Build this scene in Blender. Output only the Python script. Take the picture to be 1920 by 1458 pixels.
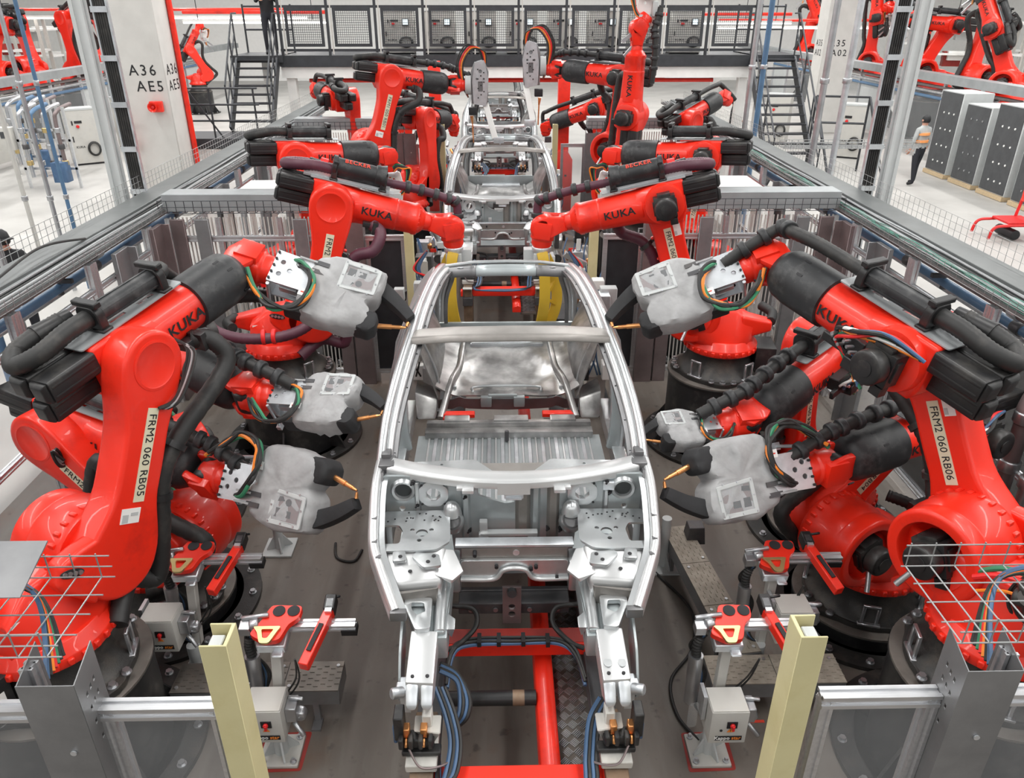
import bpy, bmesh, math, random
from mathutils import Vector as V, Matrix as Mx, noise
from mathutils.geometry import tessellate_polygon
for _o in list(bpy.data.objects): bpy.data.objects.remove(_o)
random.seed(7)
SC = bpy.context.scene
COL = SC.collection
R = math.radians
# ------------------------------------------------------------ camera, world, lamps, exposure
cam = bpy.data.cameras.new('camera'); camo = bpy.data.objects.new('camera', cam); COL.objects.link(camo)
cam.sensor_width = 36; cam.lens = 36*1434/1920; cam.clip_end = 300; cam.clip_start = .05
camo.location = (-.09, 0, 4.3); camo.rotation_euler = (R(90-26.7), 0, R(-1.16))
SC.camera = camo
SC.view_settings.view_transform = 'Standard'; SC.view_settings.look = 'None'
SC.view_settings.gamma = 1; SC.view_settings.use_curve_mapping = False
SC.view_settings.exposure = 0.0
W = bpy.data.worlds.new('hall_ambient'); SC.world = W; W.use_nodes = True
W.node_tree.nodes['Background'].inputs[0].default_value = (.93, .97, 1, 1)
W.node_tree.nodes['Background'].inputs[1].default_value = .12
def lamp(x, y, sx, sy, e, z=9.0):
    l = bpy.data.lights.new('ceiling_strip_light', 'AREA'); l.shape = 'RECTANGLE'; l.size = sx; l.size_y = sy; l.energy = e
    l.color = (1, .985, .96)
    o = bpy.data.objects.new('ceiling_strip_light', l); COL.objects.link(o); o.location = (x, y, z)
for lx in (-22, -15, -9, -3, 3, 9, 15, 22):
    for ly, e in ((-11, 420), (4, 510), (19, 720), (36, 720)): lamp(lx, ly, .5, 11, e)
# ------------------------------------------------------------ materials
MATS = {}
def mat(name, col, rough=.5, metal=0., var=.12, scale=6., bump=0., bscale=60., dirt=None, dscale=3., trans=0., alpha=1., emit=0., coat=0., stretch=None):
    m = bpy.data.materials.new(name); m.use_nodes = True; nt = m.node_tree; b = nt.nodes['Principled BSDF']
    L = nt.links.new
    tc = nt.nodes.new('ShaderNodeTexCoord'); src = tc.outputs['Object']
    if stretch:
        mp = nt.nodes.new('ShaderNodeMapping'); mp.inputs['Scale'].default_value = stretch; L(src, mp.inputs['Vector']); src = mp.outputs['Vector']
    c1 = tuple(min(1, c*(1-var)) for c in col); c2 = tuple(min(1, c*(1+var)) for c in col)
    nz = nt.nodes.new('ShaderNodeTexNoise'); nz.inputs['Scale'].default_value = scale; nz.inputs['Detail'].default_value = 5
    L(src, nz.inputs['Vector'])
    rp = nt.nodes.new('ShaderNodeValToRGB'); rp.color_ramp.elements[0].position = .3; rp.color_ramp.elements[1].position = .7
    rp.color_ramp.elements[0].color = (*c1, 1); rp.color_ramp.elements[1].color = (*c2, 1)
    L(nz.outputs['Fac'], rp.inputs['Fac']); out = rp.outputs['Color']
    if dirt:
        n2 = nt.nodes.new('ShaderNodeTexNoise'); n2.inputs['Scale'].default_value = dscale; n2.inputs['Detail'].default_value = 8
        n2.inputs['Roughness'].default_value = .65; L(src, n2.inputs['Vector'])
        r2 = nt.nodes.new('ShaderNodeValToRGB'); r2.color_ramp.elements[0].position = .52; r2.color_ramp.elements[1].position = .72
        r2.color_ramp.elements[0].color = (0, 0, 0, 1); r2.color_ramp.elements[1].color = (.75, .75, .75, 1)
        L(n2.outputs['Fac'], r2.inputs['Fac'])
        mx = nt.nodes.new('ShaderNodeMix'); mx.data_type = 'RGBA'; L(r2.outputs['Color'], mx.inputs['Factor']); L(out, mx.inputs['A'])
        mx.inputs['B'].default_value = (*dirt, 1); out = mx.outputs['Result']
    L(out, b.inputs['Base Color'])
    b.inputs['Roughness'].default_value = rough; b.inputs['Metallic'].default_value = metal
    if bump:
        n3 = nt.nodes.new('ShaderNodeTexNoise'); n3.inputs['Scale'].default_value = bscale; L(src, n3.inputs['Vector'])
        bp = nt.nodes.new('ShaderNodeBump'); bp.inputs['Strength'].default_value = bump; bp.inputs['Distance'].default_value = .01
        L(n3.outputs['Fac'], bp.inputs['Height']); L(bp.outputs['Normal'], b.inputs['Normal'])
    if trans: b.inputs['Transmission Weight'].default_value = trans
    if alpha < 1: b.inputs['Alpha'].default_value = alpha
    if coat: b.inputs['Coat Weight'].default_value = coat
    if emit: b.inputs['Emission Color'].default_value = (*col, 1); b.inputs['Emission Strength'].default_value = emit
    MATS[name] = m
    return m
mat('red', (.86, .026, .009), .36, var=.06, scale=3, coat=.15, dirt=(.42, .015, .010), dscale=2.2)
mat('red_dull', (.30, .024, .018), .5, var=.15, scale=5, dirt=(.20, .03, .02))
mat('black', (.014, .014, .015), .42, var=.25, dirt=(.07, .066, .06), dscale=5)
mat('cover', (.020, .021, .023), .48, var=.3, scale=8, dirt=(.085, .085, .085), dscale=9)
mat('rubber', (.018, .018, .018), .55, var=.2, dirt=(.06, .055, .05), dscale=8)
mat('purple', (.085, .022, .040), .5, var=.2, dirt=(.11, .05, .06), dscale=6)
mat('castblack', (.035, .034, .033), .42, .3, var=.3, dirt=(.10, .085, .07), dscale=4, bump=.15, bscale=120)
mat('diskgrey', (.16, .145, .13), .5, .4, var=.25, dirt=(.09, .07, .05), dscale=4)
mat('steel', (.52, .53, .55), .35, .9, var=.15)
mat('galv', (.70, .73, .76), .38, .85, var=.12, scale=9, dirt=(.5, .52, .55), dscale=5)
mat('alu', (.68, .69, .71), .34, .85, var=.08, scale=20, stretch=(.3, 3, 3))
mat('sheet', (.25, .253, .26), .42, .6, var=.16, scale=4, dirt=(.32, .32, .325), dscale=3)
mat('sheetbrown', (.21, .165, .165), .45, .5, var=.15, scale=4, dirt=(.26, .22, .22))
mat('tray', (.36, .38, .39), .5, .4, var=.12, scale=3)
mat('traydark', (.15, .16, .16), .5, .3, var=.12, scale=3)
mat('wire', (.36, .37, .37), .45, .6, var=.05)
mat('greenwire', (.10, .28, .22), .5, .1)
mat('white', (.80, .80, .78), .5, var=.05, scale=4)
mat('offwhite', (.52, .51, .48), .55, var=.06, dirt=(.5, .48, .43), dscale=6)
mat('concrete', (.58, .57, .545), .8, var=.05, scale=3, bump=.1, bscale=30)
mat('fabric', (.37, .37, .375), .8, var=.12, scale=7, bump=.9, bscale=11, dirt=(.26, .26, .26), dscale=4)
mat('fabricblack', (.022, .022, .024), .75, var=.3, bump=.3, bscale=18)
mat('copper', (.78, .36, .14), .32, .9, var=.15)
mat('brass', (.62, .47, .22), .35, .9)
mat('yellow', (.62, .40, .03), .45, var=.08, dirt=(.45, .28, .03))
mat('cream', (.58, .53, .30), .45, var=.07, scale=3, dirt=(.48, .42, .20), dscale=2)
mat('orange', (.80, .22, .02), .45)
mat('blue', (.055, .115, .22), .45, var=.2)
mat('bluepipe', (.085, .17, .29), .45, var=.12)
mat('green', (.03, .20, .10), .5)
mat('redhose', (.70, .02, .02), .45)
mat('pink', (.70, .04, .20), .45)
mat('label', (.72, .68, .50), .5, var=.03)
mat('sticker', (.85, .85, .83), .5, var=.02)
mat('ink', (.012, .012, .014), .6, var=.1)
mat('inkred', (.75, .06, .03), .6, var=.1)
mat('orangeink', (.85, .25, .03), .6, var=.05)
mat('body', (.56, .58, .59), .32, .82, var=.10, scale=5, dirt=(.40, .42, .43), dscale=3)
mat('bodygrey', (.40, .44, .45), .36, .55, var=.12, scale=4, dirt=(.50, .54, .55), dscale=3)
mat('bodywhite', (.64, .65, .655), .34, .6, var=.04, scale=4)
mat('bodydark', (.20, .20, .205), .42, .7, var=.2, scale=5)
mat('bodybrown', (.25, .235, .22), .42, .5, var=.12, scale=7, dirt=(.32, .30, .285))
mat('cast', (.40, .395, .39), .38, .78, var=.45, scale=5, dirt=(.20, .195, .19), dscale=3.5, bump=.35, bscale=9)
mat('hole', (.02, .02, .022), .7)
mat('darksteel', (.085, .085, .09), .5, .5, var=.2, dirt=(.14, .12, .11))
mat('rust', (.22, .15, .10), .6, .5, var=.3, dirt=(.30, .27, .23), dscale=5)
mat('grate', (.048, .051, .057), .5, .4, var=.15)
mat('checker', (.22, .20, .18), .38, .8, var=.25, dirt=(.22, .18, .15))
mat('cabgrey', (.50, .52, .52), .5, var=.05)
mat('cabdark', (.060, .063, .068), .5, var=.15)
mat('darkpanel', (.030, .031, .035), .4, .2, var=.2)
mat('lit', (.80, .95, 1.), .5, emit=1.2)
mat('lampwhite', (1, .97, .92), .5, emit=4.)
mat('skin', (.55, .30, .22), .6)
mat('pants', (.018, .019, .026), .8)
mat('shirt', (.014, .014, .016), .8)
mat('vest', (.42, .44, .44), .8)
mat('hiviz', (.90, .36, .12), .6)
mat('wood', (.55, .42, .26), .7, var=.15, stretch=(1, 8, 8))
mat('wallwhite', (.86, .86, .84), .7, var=.03)
mat('glasspane', (.6, .62, .64), .06, var=.02, alpha=.12)
mat('vinyl', (.75, .78, .80), .06, var=.02, alpha=.10)
mat('darkviewpane', (.02, .021, .025), .08, var=.1, alpha=.72)  # clear glass; the darkness seen behind it is put into the pane colour
mat('ductplate', (.30, .265, .22), .6, .25, var=.2, scale=14, dirt=(.20, .17, .135), dscale=6, bump=.3, bscale=50)
mat('dust', (.45, .42, .38), .7, var=.3)
M = MATS
# ------------------------------------------------------------ mesh builder
def catmull(P, n=8, closed=False):
    P = [V(p) for p in P]; out = []; k = len(P)
    rng = range(k) if closed else range(k-1)
    for i in rng:
        if closed: a, b, c, d = P[i-1], P[i], P[(i+1) % k], P[(i+2) % k]
        else: a, b, c, d = P[max(i-1, 0)], P[i], P[i+1], P[min(i+2, k-1)]
        for j in range(n):
            t = j/n; t2 = t*t; t3 = t2*t
            out.append(.5*((2*b)+(c-a)*t+(2*a-5*b+4*c-d)*t2+(3*b-a-3*c+d)*t3))
    if not closed: out.append(P[-1])
    return out
def frame(x, up=(0, 0, 1)):
    x = V(x).normalized(); up = V(up)
    y = up.cross(x)
    if y.length < 1e-4: y = V((0, 1, 0))
    y.normalize(); z = x.cross(y)
    return Mx((x, y, z)).transposed()
def TM(loc=(0, 0, 0), rot=None):
    m = rot.to_4x4() if rot is not None else Mx.Identity(4)
    m.translation = V(loc); return m
class MB:
    def __init__(s): s.v = []; s.f = []; s.s = []
    def add(s, vs, fs, smooth=False, T=None):
        o = len(s.v)
        s.v += [tuple(T @ V(p)) for p in vs] if T else [tuple(p) for p in vs]
        s.f += [tuple(i+o for i in f) for f in fs]; s.s += [smooth]*len(fs); return s
    def box(s, c, d, T=None, taper=1.):
        x, y, z = c; a, b, h = d[0]/2, d[1]/2, d[2]/2; t = taper
        return s.add([(x-a, y-b, z-h), (x+a, y-b, z-h), (x+a, y+b, z-h), (x-a, y+b, z-h), (x-a*t, y-b*t, z+h), (x+a*t, y-b*t, z+h), (x+a*t, y+b*t, z+h), (x-a*t, y+b*t, z+h)],
              [(3, 2, 1, 0), (4, 5, 6, 7), (0, 1, 5, 4), (1, 2, 6, 5), (2, 3, 7, 6), (3, 0, 4, 7)], T=T)
    def beam(s, p0, p1, w, h, up=(0, 0, 1)):
        p0 = V(p0); p1 = V(p1); d = p1-p0; m = TM((p0+p1)/2, frame(d, up))
        return s.box((0, 0, 0), (d.length, w, h), m)
    def lathe(s, prof, n=24, T=None, smooth=True, a0=0., a1=2*math.pi):
        full = abs(a1-a0-2*math.pi) < 1e-6; k = n if full else n+1
        vs = [(r*math.cos(a0+(a1-a0)*i/n), r*math.sin(a0+(a1-a0)*i/n), z) for r, z in prof for i in range(k)]
        fs = []; q = len(prof)
        for j in range(q-1):
            for i in range(n):
                i2 = (i+1) % k
                fs.append((j*k+i, j*k+i2, (j+1)*k+i2, (j+1)*k+i))
        s.add(vs, fs, smooth, T)
        o = len(s.v)-len(vs)
        if full:
            if prof[0][0] > 1e-5: s.f.append(tuple(o+i for i in reversed(range(n)))); s.s.append(False)
            if prof[-1][0] > 1e-5: s.f.append(tuple(o+(q-1)*k+i for i in range(n))); s.s.append(False)
        return s
    def cyl(s, p0, p1, r0, r1=None, n=16, T=None):
        p0 = V(p0); p1 = V(p1); d = p1-p0; z = d.normalized()
        x = z.orthogonal().normalized(); y = z.cross(x)
        m = TM(p0, Mx((x, y, z)).transposed())
        if T: m = T @ m
        r1 = r0 if r1 is None else r1
        return s.lathe([(r0, 0), (r1, d.length)], n, m)
    def rcyl(s, p0, p1, r, b=.015, n=20, T=None):
        p0 = V(p0); p1 = V(p1); d = p1-p0; z = d.normalized(); x = z.orthogonal().normalized()
        m = TM(p0, Mx((x, z.cross(x), z)).transposed()); l = d.length
        if T: m = T @ m
        return s.lathe([(r-b, 0), (r, b), (r, l-b), (r-b, l)], n, m, smooth=False) if n < 12 else s.lathe([(r-b, 0), (r-b*.3, b*.3), (r, b), (r, l-b), (r-b*.3, l-b*.3), (r-b, l)], n, m)
    def tube(s, pts, r, n=8, rib=0, closed=False, T=None):
        P = [V(p) for p in pts]; k = len(P)
        t0 = (P[1]-P[0]).normalized(); nrm = t0.orthogonal().normalized(); vs = []
        prev = t0
        for i, p in enumerate(P):
            if closed: t = (P[(i+1) % k]-P[i-1]).normalized()
            else: t = (P[min(i+1, k-1)]-P[max(i-1, 0)]).normalized()
            q = prev.rotation_difference(t); nrm = q @ nrm; nrm = (nrm-t*nrm.dot(t)).normalized(); prev = t
            b = t.cross(nrm); rr = r(i/(k-1)) if callable(r) else r
            if rib and i % 2: rr *= 1-rib
            for j in range(n):
                a = 2*math.pi*j/n; vs.append(p+(nrm*math.cos(a)+b*math.sin(a))*rr)
        fs = [(i*n+j, i*n+(j+1) % n, ((i+1) % k)*n+(j+1) % n, ((i+1) % k)*n+j) for i in range(k if closed else k-1) for j in range(n)]
        s.add(vs, fs, True, T)
        if not closed:
            o = len(s.v)-len(vs); s.f += [tuple(o+j for j in reversed(range(n))), tuple(o+(k-1)*n+j for j in range(n))]; s.s += [False, False]
        return s
    def hose(s, P, r, n=8, res=10, rib=0): return s.tube(catmull(P, res), r, n, rib)
    def prism(s, pts, y0, y1, T=None, smooth=False):
        k = len(pts); vs = [(x, y0, z) for x, z in pts]+[(x, y1, z) for x, z in pts]
        fs = [tuple(range(k)), tuple(reversed(range(k, 2*k)))]
        s.add(vs, fs, False, T); o = len(s.v)-2*k
        for i in range(k): s.f.append((o+i, o+k+i, o+k+(i+1) % k, o+(i+1) % k)); s.s.append(smooth)
        return s
    def hull(s, pts, T=None):
        bm = bmesh.new()
        for p in pts: bm.verts.new(p)
        r = bmesh.ops.convex_hull(bm, input=bm.verts)
        bmesh.ops.delete(bm, geom=[g for g in r['geom_interior'] if isinstance(g, bmesh.types.BMVert)], context='VERTS')
        bmesh.ops.dissolve_limit(bm, angle_limit=R(2), verts=bm.verts, edges=bm.edges)
        bm.verts.index_update()
        s.add([v.co.copy() for v in bm.verts], [tuple(v.index for v in f.verts) for f in bm.faces], False, T); bm.free(); return s
    def plate(s, outer, holes, t, T=None):
        """outline (x,y) with holes, thickness t along z from 0 to t"""
        loops = [[V((x, y, 0)) for x, y in outer]]+[[V((x, y, 0)) for x, y in h] for h in holes]
        tri = tessellate_polygon(loops); flat = [p for l in loops for p in l]; k = len(flat)
        vs = [(p.x, p.y, 0) for p in flat]+[(p.x, p.y, t) for p in flat]
        fs = [tuple(f) for f in tri]+[tuple(i+k for i in reversed(f)) for f in tri]; o = 0
        for l in loops:
            q = len(l)
            for i in range(q): a = o+i; b = o+(i+1) % q; fs.append((a, b, b+k, a+k))
            o += q
        return s.add(vs, fs, False, T)
    def sweep(s, path, sec, up=(0, 0, 1), smooth=True, closed_sec=True, scale=None):
        P = [V(p) for p in path]; k = len(P); n = len(sec); vs = []
        for i, p in enumerate(P):
            m = frame(P[min(i+1, k-1)]-P[max(i-1, 0)], up); sc = scale(i/(k-1)) if scale else 1
            for a, b in sec: vs.append(p+m @ V((0, a*sc, b*sc)))
        fs = [(i*n+j, i*n+(j+1) % n, (i+1)*n+(j+1) % n, (i+1)*n+j) for i in range(k-1) for j in range(n if closed_sec else n-1)]
        s.add(vs, fs, smooth)
        if closed_sec:
            o = len(s.v)-len(vs); s.f += [tuple(o+j for j in range(n)), tuple(o+(k-1)*n+j for j in range(n))]; s.s += [False, False]
        return s
    def grid(s, rows, t=.01, smooth=True):
        """surface from rows of points, given thickness along its normals"""
        r = len(rows); c = len(rows[0]); P = [[V(p) for p in row] for row in rows]; top = []; bot = []
        for i in range(r):
            for j in range(c):
                u = P[min(i+1, r-1)][j]-P[max(i-1, 0)][j]; w = P[i][min(j+1, c-1)]-P[i][max(j-1, 0)]
                nn = u.cross(w); nn = nn.normalized() if nn.length > 1e-9 else V((0, 0, 1))
                top.append(P[i][j]); bot.append(P[i][j]-nn*t)
        k = r*c; fs = []
        for i in range(r-1):
            for j in range(c-1):
                a = i*c+j; fs += [(a, a+1, a+c+1, a+c), (k+a, k+a+c, k+a+c+1, k+a+1)]
        for i in range(r-1):
            fs += [(i*c, (i+1)*c, k+(i+1)*c, k+i*c), (i*c+c-1, k+i*c+c-1, k+(i+1)*c+c-1, (i+1)*c+c-1)]
        for j in range(c-1):
            a = (r-1)*c+j; fs += [(j, k+j, k+j+1, j+1), (a, a+1, k+a+1, k+a)]
        return s.add(top+bot, fs, smooth)
    def mesh(s, name, m, bevel=0, seg=2, ang=35):
        me = bpy.data.meshes.new(name); me.from_pydata(s.v, [], s.f)
        bm = bmesh.new(); bm.from_mesh(me)
        for f, sm in zip(bm.faces, s.s): f.smooth = sm
        bmesh.ops.remove_doubles(bm, verts=bm.verts, dist=1e-5)
        bmesh.ops.recalc_face_normals(bm, faces=bm.faces)
        if bevel:
            es = [e for e in bm.edges if len(e.link_faces) == 2 and e.calc_face_angle(0) > R(ang)]
            bmesh.ops.bevel(bm, geom=es, offset=bevel, segments=seg, profile=.6, affect='EDGES', clamp_overlap=True)
            for f in bm.faces: f.smooth = True
        bm.to_mesh(me); bm.free()
        if bevel: me.set_sharp_from_angle(angle=R(40))
        elif any(s.s): me.set_sharp_from_angle(angle=R(45))
        me.materials.append(M[m] if isinstance(m, str) else m); return me
    def build(s, name, m, parent=None, T=None, bevel=0, seg=2, **k): return link(name, s.mesh(name, m, bevel, seg), parent, T, **k)
def link(name, me, parent=None, T=None, label=None):
    o = bpy.data.objects.new(name, me); COL.objects.link(o)
    if parent: o.parent = parent
    if T: o.matrix_basis = T
    if label: o['label'] = label
    return o
CACHE = {}
def part(name, key, fn, m, parent, T=None, bevel=0, seg=2, label=None):
    """a part whose mesh is shared between alike things"""
    k = (name, key, m)
    if k not in CACHE:
        b = MB(); fn(b); CACHE[k] = b.mesh(name, m, bevel, seg)
    return link(name, CACHE[k], parent, T, label)
def thing(name, label, cat, loc=(0, 0, 0), rz=0., group=None):
    o = bpy.data.objects.new(name, None); COL.objects.link(o); o.location = loc; o.rotation_euler = (0, 0, rz)
    o.empty_display_size = .1
    return tag(o, label, cat, group)
def tag(o, label, cat, group=None, kind=None):
    if label: o['label'] = label
    if cat: o['category'] = cat
    if group: o['group'] = group
    if kind: o['kind'] = kind
    return o
def struct(o, label=None): o['kind'] = 'structure'; o['label'] = label or o.name.replace('_', ' '); return o
def textmesh(txt, size, m, bold=0., sp=1., align='CENTER'):
    k = ('T', txt, size, m, bold, sp, align)
    if k not in CACHE:
        c = bpy.data.curves.new('lettering', 'FONT'); c.body = txt; c.size = size; c.align_x = align; c.align_y = 'CENTER'
        c.offset = bold*size; c.space_character = sp; c.extrude = .0006; c.resolution_u = 2
        o = bpy.data.objects.new('tmp', c); COL.objects.link(o)
        dg = bpy.context.evaluated_depsgraph_get(); me = bpy.data.meshes.new_from_object(o.evaluated_get(dg))
        bpy.data.objects.remove(o); me.materials.clear(); me.materials.append(M[m]); me.name = 'lettering'; CACHE[k] = me
    return CACHE[k]
def text(txt, size, m, parent, loc, x, y, bold=0., sp=1., sx=1., align='CENTER', name='lettering'):
    """lettering with its reading direction x and upward direction y"""
    x = V(x).normalized(); y = V(y).normalized(); z = x.cross(y); T = TM(loc, Mx((x, y, z)).transposed()) @ Mx.Diagonal((sx, 1, 1, 1))
    return link(name, textmesh(txt, size, m, bold, sp, align), parent, T)
def copy_tree(o, parent=None):
    c = o.copy(); COL.objects.link(c); c.parent = parent
    for ch in list(o.children): copy_tree(ch, c)
    return c
def circ(cx, cy, r, n=20, a0=0., ry=None): return [(cx+r*math.cos(a0+2*math.pi*i/n), cy+(ry or r)*math.sin(a0+2*math.pi*i/n)) for i in range(n)]
# ------------------------------------------------------------ welding robot
RYA = Mx.Rotation(R(-90), 4, 'X')     # z axis -> y axis
RXA = Mx.Rotation(R(90), 4, 'Y')      # z axis -> x axis
def roundpoly(pts, r=.03, n=3):
    out = []; k = len(pts)
    for i in range(k):
        a, b, c = V((*pts[i-1], 0)), V((*pts[i], 0)), V((*pts[(i+1) % k], 0))
        d1 = (a-b); d2 = (c-b); q = min(r, d1.length*.45, d2.length*.45); p = b+d1.normalized()*q; s = b+d2.normalized()*q
        for j in range(n+1):
            t = j/n; v = p*(1-t)**2+b*2*t*(1-t)+s*t*t; out.append((v.x, v.y))
    return out
def g_base(b):
    pts = []
    for i in range(48):
        a = 2*math.pi*i/48; r = .44+.05*max(0, math.cos(4*a))**1.5; pts.append((r*math.cos(a), r*math.sin(a)))
    b.plate(pts, [], .045)
    b.lathe([(.43, .04), (.40, .07), (.345, .14), (.32, .22), (.325, .27), (.31, .285)], 32)
def g_bolts(b, r, n, s=.022, z=.045, a0=0):
    for i in range(n):
        a = a0+2*math.pi*i/n; x, y = r*math.cos(a), r*math.sin(a)
        b.cyl((x, y, z), (x, y, z+.008), s*1.35, n=12); b.cyl((x, y, z+.008), (x, y, z+.03), s, n=6)
def g_onebolt(b): b.cyl((0, 0, 0), (0, 0, .008), .03, n=12); b.cyl((0, 0, .008), (0, 0, .03), .022, n=6)
def g_handle(b):
    for q in (-.05, .05): b.beam((q, 0, 0), (q, 0, .17), .022, .022, (0, 1, 0))
    b.beam((-.061, 0, .17), (.061, 0, .17), .022, .022); b.box((0, 0, .01), (.16, .05, .02))
def g_column(b):
    b.lathe([(.29, .27), (.365, .275), (.37, .285), (.37, .345), (.34, .37), (.32, .42)], 36)
    for i in range(30):
        a = 2*math.pi*i/30; b.box((.372, 0, .315), (.03, .035, .045), Mx.Rotation(a, 4, 'Z'))
def g_colbody(b):
    b.hull([(x, y, .36) for x, y in circ(0, 0, .33, 14)]+[(x, y, z) for x in (.12, .56) for y in (-.13, .17) for z in (.55, .74)]+[(-.28, y, .6) for y in (-.16, .18)]+[(-.1, y, .72) for y in (-.12, .16)])
    b.hull([(-.46, y, z) for y in (.02, .17) for z in (.52, .62)]+[(-.15, y, z) for y in (-.02, .2) for z in (.42, .68)])
def g_drum(b):
    T = TM((.35, 0, .675)) @ RYA
    b.lathe([(.20, -.165), (.285, -.16), (.295, -.12), (.295, .08), (.275, .13), (.285, .16), (.285, .245), (.265, .26), (.21, .26), (.205, .245), (.20, .06), (.0, .06)], 40, T)
    for i in range(28):
        a = 2*math.pi*i/28; b.box((.292*math.cos(a), .292*math.sin(a), -.10), (.028, .028, .05), T)
def g_motor(b):   # axis along +y, mounted at origin
    b.hull([(x, y, z) for x in (-.10, .10) for z in (-.105, .105) for y in (0, .15)])
    b.box((0, .08, .115), (.12, .14, .03)); b.box((.0, .1, 0), (.225, .05, .13))
    b.rcyl((0, .15, 0), (0, .25, 0), .105, .02, 24); b.cyl((0, .25, 0), (0, .257, 0), .05, n=20)
    b.box((-.06, .12, -.14), (.07, .07, .06))
def g_plug(b): b.cyl((.04, .0, -.10), (.09, .06, -.22), .018, n=10); b.cyl((.02, -.02, -.05), (.04, .0, -.10), .022, n=10)
def linkprofile():
    pts = []
    def sm(t): t = max(0, min(1, t)); return t*t*(3-2*t)
    def w(z):
        if z < 0: return math.sqrt(max(0, .25**2-z*z))
        if z > 1.15: return math.sqrt(max(0, .205**2-(z-1.15)**2))
        if z < .5: return .25+(.15-.25)*sm(z/.42)
        return .15+(.205-.15)*sm((z-.72)/.4)
    zs = [-.25*math.cos(i*math.pi/16) for i in range(8)]+[i*.05 for i in range(23)]+[1.15+.205*math.sin(i*math.pi/16) for i in range(9)]
    cx = lambda z: .035*math.sin(max(0, min(1, z/1.15))*math.pi)
    right = [(w(z)+cx(z), z) for z in zs]; left = [(-w(z)+cx(z), z) for z in reversed(zs)]
    return right, left
def g_link(b):
    r, l = linkprofile(); pts = [p for i, p in enumerate(r+l) if i == 0 or (V(p)-V((r+l)[i-1])).length > 1e-3]
    b.prism(pts[:-1] if (V(pts[0])-V(pts[-1])).length < 1e-3 else pts, -.335, -.125)
    b.hull([(x, y, z) for x, z in [(-.40, .03), (-.40, -.09), (-.36, -.13), (-.12, -.25), (-.1, .2), (-.3, .1)] for y in (-.335, -.215)])
def g_linkdisc(b):
    b.lathe([(.15, 0), (.15, .004), (.135, .006), (.13, .002), (0, .002)], 36, TM((0, -.334, 1.15)) @ Mx.Rotation(R(90), 4, 'X'))
def g_linkbolts(b):
    b.hull([(-.33+.075*math.cos(a)*1.0, -.338, -.02+.028*math.sin(a)) for a in [i*math.pi/8 for i in range(16)]]+[(-.33+.07*math.cos(a), -.34, -.02+.024*math.sin(a)) for a in [i*math.pi/8 for i in range(16)]])
def g_armdrum(b): b.lathe([(.16, -.175), (.195, -.16), (.195, .15), (.185, .2), (.14, .21), (.0, .21)], 36, RYA)
def g_arm(b):
    b.hull([(x, y, z) for x in (-.2, -.02) for y in (-.135, .15) for z in (-.10, .19)]+[(-.15, y, -.2) for y in (-.1, .12)]+[(.05, y, -.2) for y in (-.1, .12)]+[(.28, p, q) for p, q in circ(0, 0, .165, 12)])
    b.lathe([(.17, .2), (.165, .34), (.155, .6), (.158, .615), (.158, .64), (.14, .65)], 32, RXA)
    for y in (-.13, .13): b.hull([(x, y+dy, z) for x, z in [(.06, .05), (.2, .05), (.17, -.05), (.09, -.06)] for dy in (-.045, .045)])
def g_tubefront(b):
    b.lathe([(.152, .62), (.152, .80), (.16, .81), (.16, .845), (.148, .85), (.13, .88), (.09, .92)], 32, RXA)
    for i in range(20):
        a = 2*math.pi*i/20; b.cyl((.845, .145*math.cos(a), .145*math.sin(a)), (.856, .145*math.cos(a), .145*math.sin(a)), .008, n=6)
def g_cover(b): b.lathe([(.168, .60), (.178, .605), (.18, .63), (.182, .9), (.172, 1.0), (.14, 1.055), (.08, 1.075), (.03, 1.075)], 32, RXA)
def g_slot(b):
    for a in (40, 75, 110, 140, 200, 330): b.box((.78+.001*a, 0, .179), (.045, .016, .008), Mx.Rotation(R(a-90), 4, 'X'))
def g_rearmotor(b):
    b.prism(roundpoly([(-.072, -.068), (.072, -.068), (.072, .068), (-.072, .068)], .018, 2), 0, .31)
    for q in (-.03, .03): b.box((0, .155, 0), (.150, .29, .02), TM((0, 0, q)))
    b.lathe([(.085, .31), (.085, .325), (.06, .345), (.0, .346)], 4, RYA @ Mx.Rotation(R(45), 4, 'Z'), smooth=False)
def g_yoke(b):
    b.lathe([(.10, 0.), (.095, .12), (.085, .2)], 20, TM((-.40, 0, 0)) @ RXA)
    for s in (-1, 1): b.hull([(x, s*y, z) for x, y, z in [(-.22, .05, .08), (-.22, .05, -.08), (-.22, .10, .06), (-.22, .10, -.06), (-.06, .125, .105), (-.06, .125, -.105), (.07, .125, .09), (.07, .125, -.09), (.11, .125, .03), (.11, .125, -.03), (-.06, .085, .105), (-.06, .085, -.105), (.07, .085, .09), (.07, .085, -.09), (.11, .085, 0)]])
    b.box((-.2, 0, 0), (.06, .16, .16))
def g_ball(b): b.rcyl((0, -.083, 0), (0, .083, 0), .112, .02, 24)
def g_hand(b):   # x along tool
    b.lathe([(.115, -.03), (.12, .02), (.12, .12), (.105, .135), (.105, .175), (.085, .215)], 28, RXA)
    b.hull([(x, y, z) for x in (-.06, .1) for y in (-.14, .14) for z in (-.085, .085)])
    for i in range(12): a = i*math.pi/6; b.cyl((.17, .095*math.cos(a), .095*math.sin(a)), (.18, .095*math.cos(a), .095*math.sin(a)), .008, n=6)
def g_handball(b): b.rcyl((0, -.125, 0), (0, .125, 0), .13, .045, 28)
def g_topplate(b):
    b.plate(roundpoly([(-.33, -.11), (.47, -.085), (.47, .085), (-.33, .11)], .02), [[(-.05+q, -.03), (.07+q, -.03), (.07+q, .0), (-.05+q, .0)] for q in (0, .22)], .008)
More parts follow.
